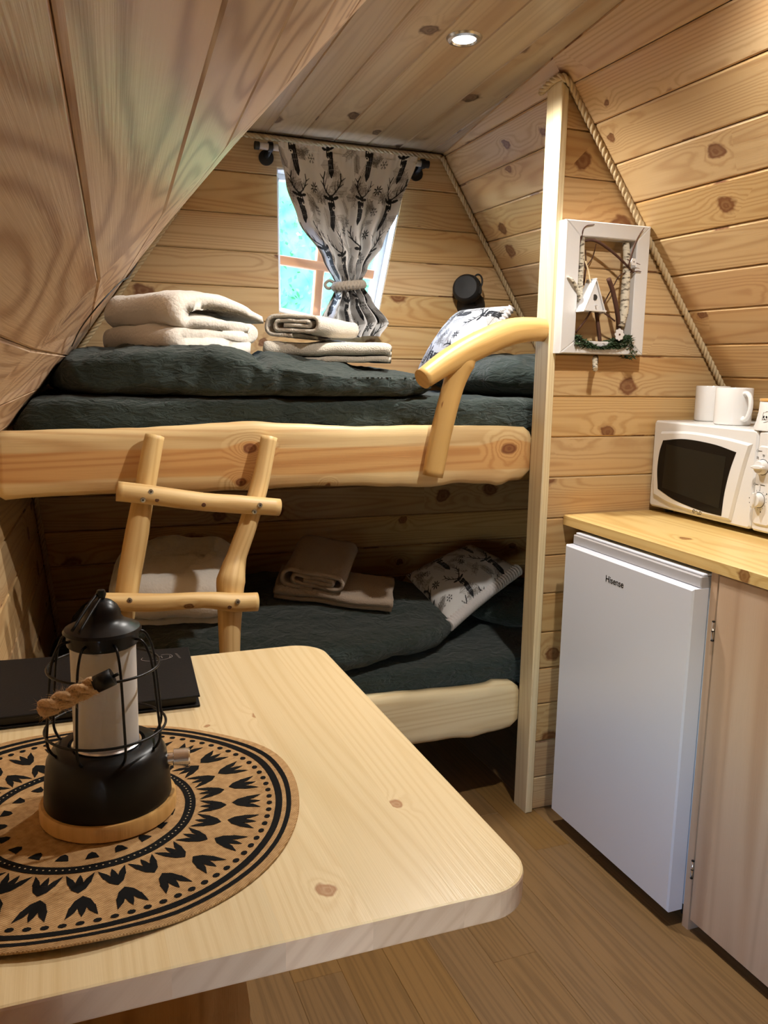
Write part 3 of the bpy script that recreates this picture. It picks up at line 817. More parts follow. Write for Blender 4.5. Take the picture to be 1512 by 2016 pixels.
# ------------------------------------------------------------------ folded towels and blankets
def layered(w, t, spec):
    """centre line of a folded sheet in (s, z): spec = list of (s_from, s_to, layer)"""
    pts = []
    for i, (a, b, l) in enumerate(spec):
        z = t*(l+.5); m = 14
        for k in range(m+1): pts.append((a+(b-a)*k/m, z))
        if i+1 < len(spec):
            z2 = t*(spec[i+1][2]+.5); zc_ = (z+z2)/2; R = abs(z2-z)/2; sg = 1 if b > a else -1
            for k in range(1, 9):
                an = math.pi*k/9; up = 1 if z2 > z else -1
                pts.append((b+sg*R*math.sin(an), zc_-up*R*math.cos(an)))
    return pts
def folded(name, spec, t, length, mat, loc, rz, tilt=(0, 0), amp=.003, fuzz=.0, nseg=26, end_round=.012, end_shrink=0, seed=0, waffle=None, droop=None):
    c = layered(0, t, spec); n = len(c); th = t*.80; vs = []; fs = []
    sm = sum(q[0] for q in c)/n; zm_ = max(q[1] for q in c)/2
    for i in range(nseg+1):
        u = -length/2*math.cos(math.pi*i/nseg) if end_shrink else -length/2+length*i/nseg
        for side in (1, -1):
            for j in range(n):
                a = c[max(j-1, 0)]; b = c[min(j+1, n-1)]; tx, tz = b[0]-a[0], b[1]-a[1]; l_ = math.hypot(tx, tz) or 1
                nx, nz = -tz/l_, tx/l_
                s = c[j][0]+side*nx*th/2; z = c[j][1]+side*nz*th/2
                d = noise.noise((u*9+seed, s*9, z*12+seed))
                d2 = noise.noise((u*40+seed, s*40, z*40))
                uu = u+.006*noise.noise((j*.15+seed, 4, i > nseg/2))*(abs(i-nseg/2)/(nseg/2))**4
                e_ = max(0, (abs(u)-(length/2-end_round))/end_round); k_ = 1-end_shrink*(1-math.sqrt(max(0, 1-e_*e_)))
                p = V((uu, sm+(s-sm)*k_+amp*d*1.5, zm_*.8+(z-zm_*.8)*k_+amp*d*2.0+fuzz*d2))
                if waffle and waffle[0] < u < waffle[1]: p.z += .0009*math.sin(u*620)*math.sin(s*620)
                if droop: p = droop(p)
                p.z = max(p.z, .0005)
                vs.append(p)
    def id_(i, side, j): return i*2*n+side*n+j
    for i in range(nseg):
        for j in range(n-1):
            fs.append([id_(i, 0, j), id_(i, 0, j+1), id_(i+1, 0, j+1), id_(i+1, 0, j)])
            fs.append([id_(i, 1, j+1), id_(i, 1, j), id_(i+1, 1, j), id_(i+1, 1, j+1)])
        fs.append([id_(i, 1, 0), id_(i, 0, 0), id_(i+1, 0, 0), id_(i+1, 1, 0)])
        fs.append([id_(i, 0, n-1), id_(i, 1, n-1), id_(i+1, 1, n-1), id_(i+1, 0, n-1)])
    for i in (0, nseg):
        for j in range(n-1):
            f = [id_(i, 0, j), id_(i, 1, j), id_(i, 1, j+1), id_(i, 0, j+1)]
            fs.append(f if i == 0 else f[::-1])
    o = mesh(name, vs, fs, mat, None, True)
    bm = bmesh.new(); bm.from_mesh(o.data); bmesh.ops.recalc_face_normals(bm, faces=bm.faces[:]); bm.to_mesh(o.data); bm.free()
    o.matrix_world = Matrix.Translation(loc) @ Matrix.Rotation(tilt[0], 4, 'X') @ Matrix.Rotation(tilt[1], 4, 'Y') @ Matrix.Rotation(rz, 4, 'Z')
    return o
R_ = math.radians
# local x = along the fold axis, local y = across the folds
SP = [(.0, .068, 0), (.068, -.068, 4), (-.068, .05, 1), (.05, -.052, 3), (-.052, .03, 2)]
FL2 = [(-.085, .085, 0), (.085, -.085, 1), (-.085, .07, 2)]
zt = 1.327
o = folded('folded_towel', FL2, .019, .37, M['towel'], (.780, 2.475, zt-.020), R_(-22), amp=.007, fuzz=.0014, end_round=.02, end_shrink=.15, seed=2, waffle=(.06, .16))
tag(o, 'beige terry towel folded flat under a rolled towel on the upper bunk', 'towel')
o = folded('folded_towel', SP, .0135, .21, M['towel'], (.725, 2.465, zt+.044), R_(40), tilt=(R_(2), R_(3)), amp=.003, fuzz=.0012, seed=5)
tag(o, 'beige terry towel rolled in layers on top, upper bunk by the curtain', 'towel')
BL = [(-.10, .11, 0), (.11, -.11, 1), (-.11, .10, 3.1), (.10, -.02, 2)]
def droop_bl(p):
    e = max(0, p.y-.02); p.z *= max(.5, 1-2.2*e); return p
o = folded('folded_blanket', [(.12, -.125, 0), (-.125, .11, .8), (.11, -.10, 1.5), (-.10, .165, 3.0)], .040, .33, M['fleece'], (.345, 2.44, 1.324), R_(-62), amp=.007, fuzz=.003, seed=9, droop=droop_bl, nseg=34, end_round=.03, end_shrink=.18)
tag(o, 'cream fleece blanket folded on the left of the upper bunk', 'blanket')
o = folded('folded_blanket', [(-.12, .14, 0), (.14, -.14, 1.1), (-.14, .14, 2.7), (.14, -.06, 1.9)], .05, .36, M['fleece'], (.315, 2.44, .582), R_(-12), tilt=(R_(9), 0), amp=.009, fuzz=.003, seed=19, nseg=40, end_round=.09, end_shrink=.55)
tag(o, 'cream fleece blanket folded behind the ladder on the lower bunk', 'blanket')
o = folded('folded_towel', FL2, .016, .36, M['towel2'], (.80, 2.46, .595), R_(-22), tilt=(R_(12), R_(2)), amp=.003, fuzz=.0012, seed=12, waffle=(.06, .16))
tag(o, 'taupe terry towel folded flat at the bottom of the lower bunk pile', 'towel')
o = folded('folded_towel', SP, .0135, .26, M['towel2'], (.765, 2.50, .652), R_(62), tilt=(R_(14), R_(1)), amp=.003, fuzz=.0012, seed=15)
tag(o, 'taupe terry towel rolled in layers on top, lower bunk', 'towel')

# ------------------------------------------------------------------ printed fabric: stags, snowflakes, stars and fir twigs
TS = .34; TN = 560                                     # tile size in metres, pixels per tile
def make_tile():
    base = np.array([.66, .645, .63]); img = np.tile(base, (TN, TN, 1)).astype(float)
    yy, xx_ = np.mgrid[0:TN, 0:TN]; X = (xx_+.5)/TN*TS; Y = (yy+.5)/TN*TS
    rg = random.Random(5)
    def blend(mask, col, a=1.0):
        m = np.clip(mask, 0, 1)[..., None]*a; img[:] = img*(1-m)+np.array(col)*m
    def seg(p, q, r, col, a=1.0, r2=None):
        r2 = r if r2 is None else r2
        for ox in (-TS, 0, TS):
            for oy in (-TS, 0, TS):
                p0 = (p[0]+ox, p[1]+oy); q0 = (q[0]+ox, q[1]+oy)
                if max(p0[0], q0[0]) < -.02 or min(p0[0], q0[0]) > TS+.02 or max(p0[1], q0[1]) < -.02 or min(p0[1], q0[1]) > TS+.02: continue
                i0 = max(0, int((min(p0[0], q0[0])-.01)/TS*TN)); i1 = min(TN, int((max(p0[0], q0[0])+.01)/TS*TN)+1)
                j0 = max(0, int((min(p0[1], q0[1])-.01)/TS*TN)); j1 = min(TN, int((max(p0[1], q0[1])+.01)/TS*TN)+1)
                if i0 >= i1 or j0 >= j1: continue
                xs = X[j0:j1, i0:i1]; ys = Y[j0:j1, i0:i1]
                d = np.array([q0[0]-p0[0], q0[1]-p0[1]]); L2 = d@d+1e-12
                t = np.clip(((xs-p0[0])*d[0]+(ys-p0[1])*d[1])/L2, 0, 1)
                dist = np.hypot(xs-p0[0]-t*d[0], ys-p0[1]-t*d[1]); rr = r+(r2-r)*t
                m = np.clip((rr-dist)/(TS/TN)+.5, 0, 1)[..., None]*a
                img[j0:j1, i0:i1] = img[j0:j1, i0:i1]*(1-m)+np.array(col)*m
    def ell(c, rx, ry, ang, col, a=1):
        ca, sa = math.cos(ang), math.sin(ang)
        for ox in (-TS, 0, TS):
            for oy in (-TS, 0, TS):
                dx = X-c[0]-ox; dy = Y-c[1]-oy
                d = np.hypot((dx*ca+dy*sa)/rx, (-dx*sa+dy*ca)/ry)
                if d.min() > 1.5: continue
                blend(np.clip((1-d)*min(rx, ry)/(TS/TN)+.5, 0, 1), col, a)
    dark = (.018, .018, .02); grey = (.15, .135, .12); mid = (.26, .235, .21)
    def twig(c, ang, ln, col=grey, dens=13):
        ca, sa = math.cos(ang), math.sin(ang); P = lambda s, t: (c[0]+s*ca-t*sa, c[1]+s*sa+t*ca)
        seg(P(0, 0), P(ln, 0), .0009, col)
        for k in range(dens):
            s = ln*(k+.5)/dens; h = ln*.34*(1-.4*k/dens)
            for sg in (-1, 1): seg(P(s, 0), P(s+h*.8, sg*h*.75), .0006, col)
    def flake(c, r, col=dark):
        for k in range(6):
            a = k*math.pi/3; e = (c[0]+r*math.cos(a), c[1]+r*math.sin(a)); seg(c, e, .0007, col)
            for f in (.55, .8):
                for sg in (-1, 1):
                    b = a+sg*.9; s = (c[0]+r*f*math.cos(a), c[1]+r*f*math.sin(a)); seg(s, (s[0]+r*.28*math.cos(b), s[1]+r*.28*math.sin(b)), .0007, col)
    def star(c, r, col=dark):
        for k in range(8):
            a = k*math.pi/4+.39; m_ = (c[0]+r*.55*math.cos(a), c[1]+r*.55*math.sin(a)); ell(m_, r*.42, r*.13, a, col)
    def stag(c, ang, s, flip=1):
        ca, sa = math.cos(ang), math.sin(ang)
        P = lambda x, y: (c[0]+s*(x*flip*ca-y*sa), c[1]+s*(x*flip*sa+y*ca))
        # plaid neck
        for k in range(12):
            t = k/11; seg(P(.004-.006*t, .0-.058*t), P(.004-.006*t+.001, .0-.058*t-.004), s*(.013*(1-.25*t) if t < .7 else .013*(1-.25*t)*(1-(t-.7)*2.4)), dark)
        for k in range(3):
            seg(P(-.010, -.012-.014*k), P(.012, -.014-.014*k), .0005, (.22, .22, .23)); seg(P(-.006+.006*k, -.004), P(-.008+.006*k, -.046), .0005, (.2, .2, .21))
        # head, muzzle, ears
        seg(P(0, .016), P(-.004, -.006), s*.0085, dark, 1, s*.0065); ell(P(-.005, -.009), s*.006, s*.005, 0, (.72, .70, .66)); ell(P(-.005, -.007), s*.003, s*.0025, 0, dark)
        ell(P(-.003, .008), s*.0022, s*.0022, 0, (.7, .68, .64)); ell(P(.004, .009), s*.0022, s*.0022, 0, (.7, .68, .64))
        ell(P(-.016, .018), s*.011, s*.0042, ang+flip*(-.35), dark); ell(P(.016, .018), s*.011, s*.0042, ang+flip*.35, dark)
        # antlers
        for sg in (-1, 1):
            st = [(.004, .022), (.016, .032), (.027, .046), (.030, .062), (.026, .078)]
            for a_, b_ in zip(st[:-1], st[1:]): seg(P(sg*a_[0], a_[1]), P(sg*b_[0], b_[1]), s*.0023, dark, 1, s*.0018)
            for a_, b_ in (((.016, .032), (.012, .048)), ((.027, .046), (.040, .056)), ((.030, .060), (.044, .072)), ((.024, .042), (.020, .062))):
                seg(P(sg*a_[0], a_[1]), P(sg*b_[0], b_[1]), s*.0019, dark, 1, s*.0008)
    for k in range(44): twig((rg.uniform(0, TS), rg.uniform(0, TS)), rg.uniform(0, 6.28), rg.uniform(.04, .07), grey if k % 2 else mid)
    stag((.085, .085), .08, 1.35); stag((.255, .255), -.08, 1.35, -1); stag((.250, .075), .15, 1.15); stag((.080, .260), -.15, 1.15, -1)
    for c in ((.165, .06), (.01, .20), (.165, .235)): flake(c, .015)
    for c in ((.155, .155), (.32, .17), (.17, .31)): star(c, .020)
    return img
TILE = make_tile()
def sample_tile(u, v):
    i = (np.mod(u, TS)/TS*TN); j = (np.mod(v, TS)/TS*TN)
    return TILE[j.astype(int) % TN, i.astype(int) % TN]
pm, N, L, B = new_mat('stag_print_cotton')
at = N.new('ShaderNodeAttribute'); at.attribute_name = 'print'; L.new(at.outputs['Color'], B.inputs['Base Color'])
B.inputs['Roughness'].default_value = .85; B.inputs['Specular IOR Level'].default_value = .15; B.inputs['Sheen Weight'].default_value = .1
M['print'] = pm

def grid_cloth(name, f, nu, nv, mat, parent, uvf=None, thick=.0012):
    """cloth sheet from f(s, t) with s, t in 0..1; uvf gives the print position in metres"""
    s = np.linspace(0, 1, nu+1); t = np.linspace(0, 1, nv+1)
    vs = [f(a, b) for b in t for a in s]
    fs = [[j*(nu+1)+i, j*(nu+1)+i+1, (j+1)*(nu+1)+i+1, (j+1)*(nu+1)+i] for j in range(nv) for i in range(nu)]
    o = mesh(name, vs, fs, mat, parent, True)
    if uvf is not None:
        S, T = np.meshgrid(s, t); u, v = uvf(S.ravel(), T.ravel())
        col = sample_tile(u, v)
        ca = o.data.color_attributes.new('print', 'FLOAT_COLOR', 'POINT')
        ca.data.foreach_set('color', np.concatenate([col, np.ones((len(col), 1))], 1).astype(np.float32).ravel())
    return o

# cushions
def cushion(label, corners, thick, seed, uvoff, edge=.0115):
    """corners: B (near edge start), R (near edge end), T, L as world points; the near edge B-R carries the ribbed plush back"""
    Bp, Rp, Tp, Lp = [V(c) for c in corners]
    t = tag(empty('cushion', tuple((Bp+Rp+Tp+Lp)/4)), label, 'cushion', 'stag print cushions')
    off = Matrix.Translation(-V(t.location))
    nrm = (Rp-Bp).cross(Lp-Bp).normalized()
    if nrm.z < 0 and abs(nrm.z) > .05: nrm = -nrm
    w_, h_ = (Rp-Bp).length, (Lp-Bp).length
    def surf(sg):
        def f(a, b):
            x, y = 2*a-1, 2*b-1
            x2 = x*(1-.05*(1-y*y)); y2 = y*(1-.05*(1-x*x))
            aa, bb = (x2+1)/2, (y2+1)/2
            p = Bp.lerp(Rp, aa).lerp(Lp.lerp(Tp, aa), bb)
            h = thick*((1-abs(x)**2.6)*(1-abs(y)**2.6))**.55
            h += .003*noise.noise((x*3+seed, y*3, sg))*(1-x*x)*(1-y*y)
            q = p+nrm*sg*h
            if sg < 0: q += nrm*-.0025*math.sin(a*w_/.011*6.283)*min(1, (1-abs(y))*12)
            return q
        return f
    o = grid_cloth('printed_cover', surf(1), 170, 170, M['print'], t, lambda s, q: (s*w_+uvoff[0], q*h_+uvoff[1])); o.matrix_parent_inverse = off
    o = grid_cloth('plush_back', surf(-1), 150, 50, M['plush'], t); o.matrix_parent_inverse = off
    pts = [surf(1)(a, 0.0)-nrm*edge*.45 for a in np.linspace(.01, .99, 160)]
    o = tube('plush_edge', pts, edge, M['plush'], t, n=12, rfun=lambda a, l: 1+.20*math.sin(l/.0125*6.283)); o.matrix_parent_inverse = off
    return t
cushion('stag print cushion leaning on the pillow of the upper bunk', [(1.187, 2.40, 1.263), (1.351, 2.40, 1.492), (1.353, 2.77, 1.496), (1.187, 2.77, 1.263)], .055, 3, (.02, .03))
cushion('stag print cushion with ribbed plush back on the lower bunk', [(1.106, 2.28, .520), (1.448, 2.45, .636), (1.425, 2.76, .652), (1.100, 2.60, .597)], .05, 8, (.11, .0), .0185)

# ------------------------------------------------------------------ curtain, rod and tie-back
def tabv(tab, x):
    if x <= tab[0][0]: return tab[0][1]
    for (a, b), (c, d) in zip(tab[:-1], tab[1:]):
        if x <= c: t = (x-a)/(c-a); return b+(d-b)*(t*t*(3-2*t)*.6+t*.4)
    return tab[-1][1]
CL = [(0, .700), (.19, .732), (.37, .775), (.56, .862), (.685, .903), (.73, .902), (.83, .876), (.93, .858), (1, .862)]
CR = [(0, 1.178), (.27, 1.122), (.49, 1.060), (.63, 1.004), (.685, .990), (.73, .992), (.80, 1.022), (.92, 1.085), (1, 1.052)]
def curtain_pt(a, b):
    # b: 0 top, 1 bottom
    xl_, xr_ = tabv(CL, b), tabv(CR, b)
    zb = 1.990-b*(.608+.02*math.sin(a*5))
    if b > .8: zb += (b-.8)/.2*(.06*(1-a)-.01+.03*max(0, a-.8)*5*(b-.8))
    wd = xr_-xl_; nat = .48
    cr = min(1, max(0, 1-wd/nat))
    amp = .007+.026*cr+.012*b*(1-cr)
    if b < .03: amp *= .5
    ph = a*6.2832*4.6+1.1*math.sin(a*7+1)+.25*math.sin(b*5+a*11)
    y = 2.768+.022*min(1, b*4)+amp*math.sin(ph)-.012*cr*math.cos((a-.5)*3.0)
    x = xl_+wd*(a+.012*math.sin(ph+.8)*(1-abs(2*a-1)))
    tie = math.exp(-((b-.705)/.03)**2); y = y*(1-.45*tie)+(2.79)*.45*tie
    y += .0025*math.sin(a*160)*max(0, 1-b*9)
    return V((x, y, zb))
cu = tag(empty('curtain', (.94, 2.795, 2.0)), 'stag print curtain gathered and tied in the middle of the window', 'curtain')
o = grid_cloth('cloth', curtain_pt, 460, 400, M['print'], cu, lambda s, t: (s*.62+.03, -t*.66+.1)); o.matrix_parent_inverse = Matrix.Translation(-V(cu.location))

rod = tag(empty('curtain_rod', (.93, 2.79, 1.985)), 'white curtain rod with black brackets above the back window', 'curtain rod')
def kp(o, par): o.parent = par; o.matrix_parent_inverse = Matrix.Translation(-V(par.location)); return o
kp(tube('rod', [(.640, 2.79, 1.976), (1.222, 2.79, 1.976)], .0105, M['white'], None, n=16), rod)
for x in (.634, 1.218):
    kp(lathe('end_cap', [(.0, -.004), (.0125, -.004), (.0125, .010), (.0, .010)], (x, 2.79, 1.976), M['blackmatt'], None, n=20, cap=False, axis='X'), rod)
for x in (.680, 1.206):
    b_ = kp(lathe('bracket', [(.0, .0), (.024, .0), (.024, .008), (.0, .010)], (x, 2.849, 1.955), M['blackmatt'], None, n=24, cap=False, axis='Y'), rod)
    b_.data.transform(Matrix.Translation((0, 2.849*2, 0)) @ Matrix.Diagonal((1, -1, 1, 1)))
    kp(tube('bracket_arm', [(x, 2.842, 1.958), (x, 2.815, 1.963), (x, 2.795, 1.971)], .008, M['blackmatt'], None, n=10), rod)
    kp(lathe('bracket_ring', [(.0112, -.007), (.0155, -.007), (.0155, .007), (.0112, .007)], (x, 2.79, 1.976), M['blackmatt'], None, n=20, cap=False, axis='X'), rod)

# braided tie-back: three strands weaving around an oval
tb = tag(empty('curtain_tieback', (.945, 2.79, 1.565)), 'braided grey rope tie-back around the curtain waist', 'tie-back')
for s in range(3):
    pts = []
    for k in range(121):
        a = 2*math.pi*k/120; ph = a*9+s*2.094
        rx, ry = .052+.004*math.cos(2*ph), .032+.004*math.cos(2*ph)
        pts.append((.947+rx*math.cos(a), 2.788+ry*math.sin(a), 1.562+.011*math.sin(ph)+.006*math.cos(a)))
    kp(tube('strand', pts, .0062, M['ropeknot'], None, n=8, cap=False), tb)
pts = spline([(.905, 2.80, 1.568), (.885, 2.81, 1.578), (.872, 2.815, 1.566), (.880, 2.81, 1.553), (.902, 2.80, 1.558)], 6)
kp(tube('loop', pts, .0055, M['ropeknot'], None, n=8), tb)

# ------------------------------------------------------------------ wall lamp
sc_ = tag(empty('wall_lamp', (1.40, YB, 1.53)), 'black reading lamp on the back wall above the stag cushion', 'lamp')
kp(lathe('base', [(.0, .0), (.052, .0), (.052, .018), (.046, .032), (.032, .042), (.012, .047), (.0, .048)], (1.432, YB, 1.520), M['blackmatt'], None, n=36, cap=False, axis='Y'), sc_)
bpy.data.objects['base'].data.transform(Matrix.Translation((0, 2*YB, 0)) @ Matrix.Diagonal((1, -1, 1, 1)))
kp(tube('stem', [(1.430, YB-.042, 1.525), (1.422, YB-.06, 1.55), (1.395, YB-.062, 1.575)], .006, M['blackmatt'], None, n=10), sc_)
hd = lathe('shade', [(.0, .0), (.040, .002), (.048, .010), (.052, .028), (.050, .046), (.047, .046), (.046, .02), (.0, .012)], (0, 0, 0), M['blackmatt'], None, n=36, cap=False)
hd.data.transform(Matrix.Translation((1.377, YB-.070, 1.580)) @ Matrix.Rotation(R_(-40), 4, 'Z') @ Matrix.Rotation(R_(-100), 4, 'X'))
kp(hd, sc_)
kp(tube('ring_handle', [(1.424+.017*math.cos(a), YB-.075, 1.600+.024*math.sin(a)) for a in np.linspace(-1.2, 4.2, 24)], .0032, M['blackmatt'], None, n=8), sc_)
kp(box('switch_block', (1.410, YB-.090, 1.556), (1.434, YB-.062, 1.586), M['blackmatt'], None, bev=.004), sc_)
# ------------------------------------------------------------------ ladder of peeled branches
ld_ = tag(empty('bunk_ladder', (.28, 1.9, 0)), 'rustic peeled-branch ladder leaning on the upper bunk board', 'ladder')
pl = [(.222, 2.055, 1.129), (.208, 2.044, 1.07), (.193, 2.03, 1.004), (.170, 2.0, .909), (.141, 1.965, .783), (.120, 1.93, .65), (.105, 1.87, .35), (.095, 1.80, .0)]
kp(tube('rail', spline(pl, 6), lerps([.0225, .0235, .024, .0265, .0265, .025, .025, .025], 6), M['log'], None, n=18, wob=.07), ld_)
pr = [(.495, 2.055, 1.123), (.480, 2.044, 1.06), (.461, 2.03, .995), (.428, 2.0, .914), (.398, 1.985, .845), (.380, 1.965, .79), (.375, 1.955, .745), (.367, 1.93, .625), (.36, 1.87, .33), (.355, 1.80, .0)]
kp(tube('rail', spline(pr, 6), lerps([.0205, .021, .022, .0225, .0235, .034, .031, .0245, .025, .025], 6), M['log'], None, n=18, wob=.07), ld_)
r1 = [(.128, 1.985, 1.011), (.205, 1.983, .999), (.32, 1.985, .979), (.404, 1.985, .969), (.503, 1.985, .958)]
o1 = kp(tube('rung', spline(r1, 6), lerps([.0225, .0225, .0215, .0225, .021], 6), M['log'], None, n=18, wob=.06), ld_)
r2 = [(.074, 1.915, .777), (.192, 1.915, .765), (.306, 1.915, .761), (.376, 1.915, .749), (.431, 1.915, .746)]
o2 = kp(tube('rung', spline(r2, 6), lerps([.020, .021, .018, .0225, .0225], 6), M['log'], None, n=18, wob=.06), ld_)
M['knot'] = plain('branch_knot', srgb(96, 58, 34), .6)
def at_front(o, x, z, out=.0008):
    """front point of a rod along x: nearest vertex towards -y"""
    best = min((v.co for v in o.data.vertices), key=lambda c: (c.x-x)**2*4+(c.z-z)**2*4+(c.y-1.8)*.004)
    return V((x, best.y-out, z))
for o, spots in ((o1, ((.2, 1.010), (.182, .992), (.450, .969), (.437, .953))), (o2, ((.141, .779), (.380, .757)))):
    for x, z in spots:
        p = at_front(o, x, z)
        s_ = lathe('screw', [(.0, -.003), (.0055, -.0025), (.006, .0), (.006, .004)], tuple(p), M['steel'], None, n=16, cap=False, axis='Y')
        s_.parent = o
        d_ = lathe('screw_socket', [(.0, -.0034), (.0022, -.0034), (.0022, -.001)], tuple(p), M['hole'], None, n=8, cap=False, axis='Y')
        d_.parent = o
for o, spots in ((o1, ((.213, .991), (.318, .975))), (o2, ((.118, .752), (.362, .745)))):
    for x, z in spots:
        p = at_front(o, x, z); k_ = lathe('branch_knot', [(.0, -.001), (.0045, -.0008), (.0055, .002)], tuple(p), M['knot'], None, n=10, cap=False, axis='Y'); k_.parent = o

# ------------------------------------------------------------------ branch handrail
hr = tag(empty('branch_handrail', (.98, 2.05, 1.1)), 'varnished forked branch handrail at the head of the upper bunk', 'handrail')
kp(tube('rail', spline([(.884, 2.015, 1.268), (.965, 2.035, 1.314), (1.057, 2.045, 1.358), (1.147, 2.048, 1.394), (1.215, 2.05, 1.404), (1.262, 2.052, 1.404)], 7), lerps([.027, .032, .037, .036, .033, .031], 7), M['rail'], None, n=20, wob=.06), hr)
kp(tube('support', spline([(1.040, 2.043, 1.348), (1.012, 2.047, 1.315), (.991, 2.052, 1.251), (.961, 2.054, 1.131), (.939, 2.054, 1.012)], 7), lerps([.024, .036, .0285, .0285, .0285], 7), M['rail'], None, n=20, wob=.06), hr)

# ------------------------------------------------------------------ framed forest decoration on the partition
fd = tag(empty('framed_decoration', (1.40, 2.03, 1.51)), 'whitewashed frame with birch twigs, moss and a tiny birdhouse on the partition', 'wall decoration')
FX0, FX1, FZ0, FZ1, FW, FY = 1.268, 1.536, 1.342, 1.685, .046, 1.982
def ffront(u, v, d): return (u, FY+d, v)
IX0, IX1, IZ0, IZ1 = FX0+FW, FX1-FW+.004, FZ0+.034, FZ1-.040
for poly, g in (([(FX0, FZ0), (IX0, IZ0), (IX0, IZ1), (FX0, FZ1)], (0, 0, 1)), ([(FX1, FZ0), (FX1, FZ1), (IX1, IZ1), (IX1, IZ0)], (0, 0, 1)),
                ([(FX0, FZ0), (FX1, FZ0), (IX1, IZ0), (IX0, IZ0)], (1, 0, 0)), ([(IX0, IZ1), (IX1, IZ1), (FX1, FZ1), (FX0, FZ1)], (1, 0, 0))):
    kp(prism('frame_rail', poly, ffront, .046, M['whitewash'], None, bev=.0025), fd)
bm_, N, L, B = new_mat('birch_bark')
tc = N.new('ShaderNodeTexCoord'); mp = N.new('ShaderNodeMapping'); mp.inputs['Scale'].default_value = (60, 60, 160); L.new(tc.outputs['Object'], mp.inputs[0])
nz = N.new('ShaderNodeTexNoise'); nz.inputs['Scale'].default_value = 1; L.new(mp.outputs[0], nz.inputs[0])
rp = N.new('ShaderNodeValToRGB'); rp.color_ramp.elements[0].position = .36; rp.color_ramp.elements[0].color = (.10, .075, .05, 1); rp.color_ramp.elements[1].position = .5; rp.color_ramp.elements[1].color = (.60, .54, .42, 1)
L.new(nz.outputs[0], rp.inputs[0]); L.new(rp.outputs[0], B.inputs['Base Color']); B.inputs['Roughness'].default_value = .85
M['birch'] = bm_
M['twig'] = plain('brown_twig_bark', srgb(74, 43, 28), .7, bump=(150, .4))
M['twigend'] = plain('cut_twig', srgb(226, 196, 140), .7)
def px(u, v, y=2.0):
    """decoration grid: u, v in 0..1 inside the frame (v downwards)"""
    return (FX0+(FX1-FX0)*u, y, FZ1-(FZ1-FZ0)*v)
def twig_(name, uv, rad, mat, y=2.0, wob=.1, k=5, n=8):
    pts = [px(a, b, y if len(q) < 1 else q[0]) for a, b, *q in uv]
    return kp(tube(name, spline(pts, k) if len(pts) > 2 else pts, lerps(rad, k) if len(pts) > 2 else rad, mat, None, n=n, wob=wob), fd)
Y1 = FY+.010
twig_('birch_branch', [(.215, .10, Y1), (.22, .28, Y1), (.215, .48, Y1), (.225, .66, Y1)], [.0055, .0075, .0085, .0085], M['birch'], n=12)
twig_('birch_branch', [(.765, .13, Y1+.012), (.76, .30, Y1), (.745, .52, Y1-.006), (.735, .66, Y1-.01), (.70, .78, Y1-.012)], [.010, .0115, .0115, .0115, .009], M['birch'], n=14, wob=.16)
twig_('twig', [(.20, .15), (.33, .14, FY+.0), (.50, .20, FY-.004), (.66, .28, FY-.006), (.82, .36, FY)], [.0028, .0042, .0040, .0035, .0024], M['twig'])
twig_('twig', [(.49, .42, FY-.012), (.56, .52, FY-.01), (.64, .68, FY-.006), (.70, .80, FY+.006)], [.0062, .006, .0062, .006], M['twig'], n=10)
twig_('twig', [(.37, .46, FY+.02), (.41, .62, FY+.01), (.46, .82, FY+.006), (.48, .90, FY+.006)], [.005, .005, .0055, .005], M['twig'], n=10)
twig_('twig', [(.04, .42, FY-.004), (.10, .47, FY-.010), (.19, .55, FY)], [.0034, .0045, .0055], M['birch'], n=10)
twig_('twig', [(.18, .84, FY+.004), (.26, .73, FY-.012), (.36, .58, FY-.016)], [.0026, .0026, .0022], M['twig'])
twig_('twig', [(.155, .86, FY+.02), (.15, .60, FY+.02), (.15, .30, FY+.02), (.185, .14, FY+.005), (.20, .05, FY-.004), (.31, .025, FY-.004)], [.0032, .0032, .003, .0024, .0016, .001], M['twig'])
twig_('twig', [(.31, .47, FY+.03), (.325, .34, FY+.03), (.31, .20, FY+.03)], [.0026, .002, .0012], M['twig'])
twig_('twig', [(.325, .33, FY+.03), (.40, .25, FY+.03), (.43, .15, FY+.03)], [.0018, .0015, .001], M['twig'])
twig_('twig', [(.325, .34, FY+.03), (.27, .24, FY+.03), (.19, .20, FY+.02)], [.0022, .002, .0014], M['twig'])
twig_('twig', [(.46, .73, FY+.02), (.54, .60, FY+.02), (.62, .46, FY+.01), (.68, .38, FY+.004), (.84, .35, FY-.004), (.90, .35, FY-.004)], [.0022, .002, .0016, .0016, .0014, .001], M['twig'])
twig_('twig', [(.73, .32, FY-.008), (.77, .18, FY-.010), (.83, .08, FY-.010), (.885, .02, FY-.010)], [.0022, .002, .0016, .001], M['twig'])
twig_('twig', [(.43, .66, FY-.004), (.52, .70, FY-.008), (.62, .74, FY-.004)], [.0024, .0026, .0022], M['twig'])
twig_('twig', [(.70, .27, FY-.012), (.78, .285, FY-.014), (.86, .30, FY-.012)], [.0012, .0012, .0008], M['twig'])
twig_('jute_string', [(.235, .30, FY-.002), (.27, .38, FY-.006), (.285, .455, FY-.010)], [.002, .002, .002], M['rope'])
twig_('peg', [(.47, 1.035, FY+.02), (.39, 1.12, FY-.015)], [.0075, .0068], M['birch'], n=12)
twig_('peg', [(.505, 1.025, FY+.03), (.46, 1.065, FY+.012)], [.0078, .0078], M['twig'], n=12)
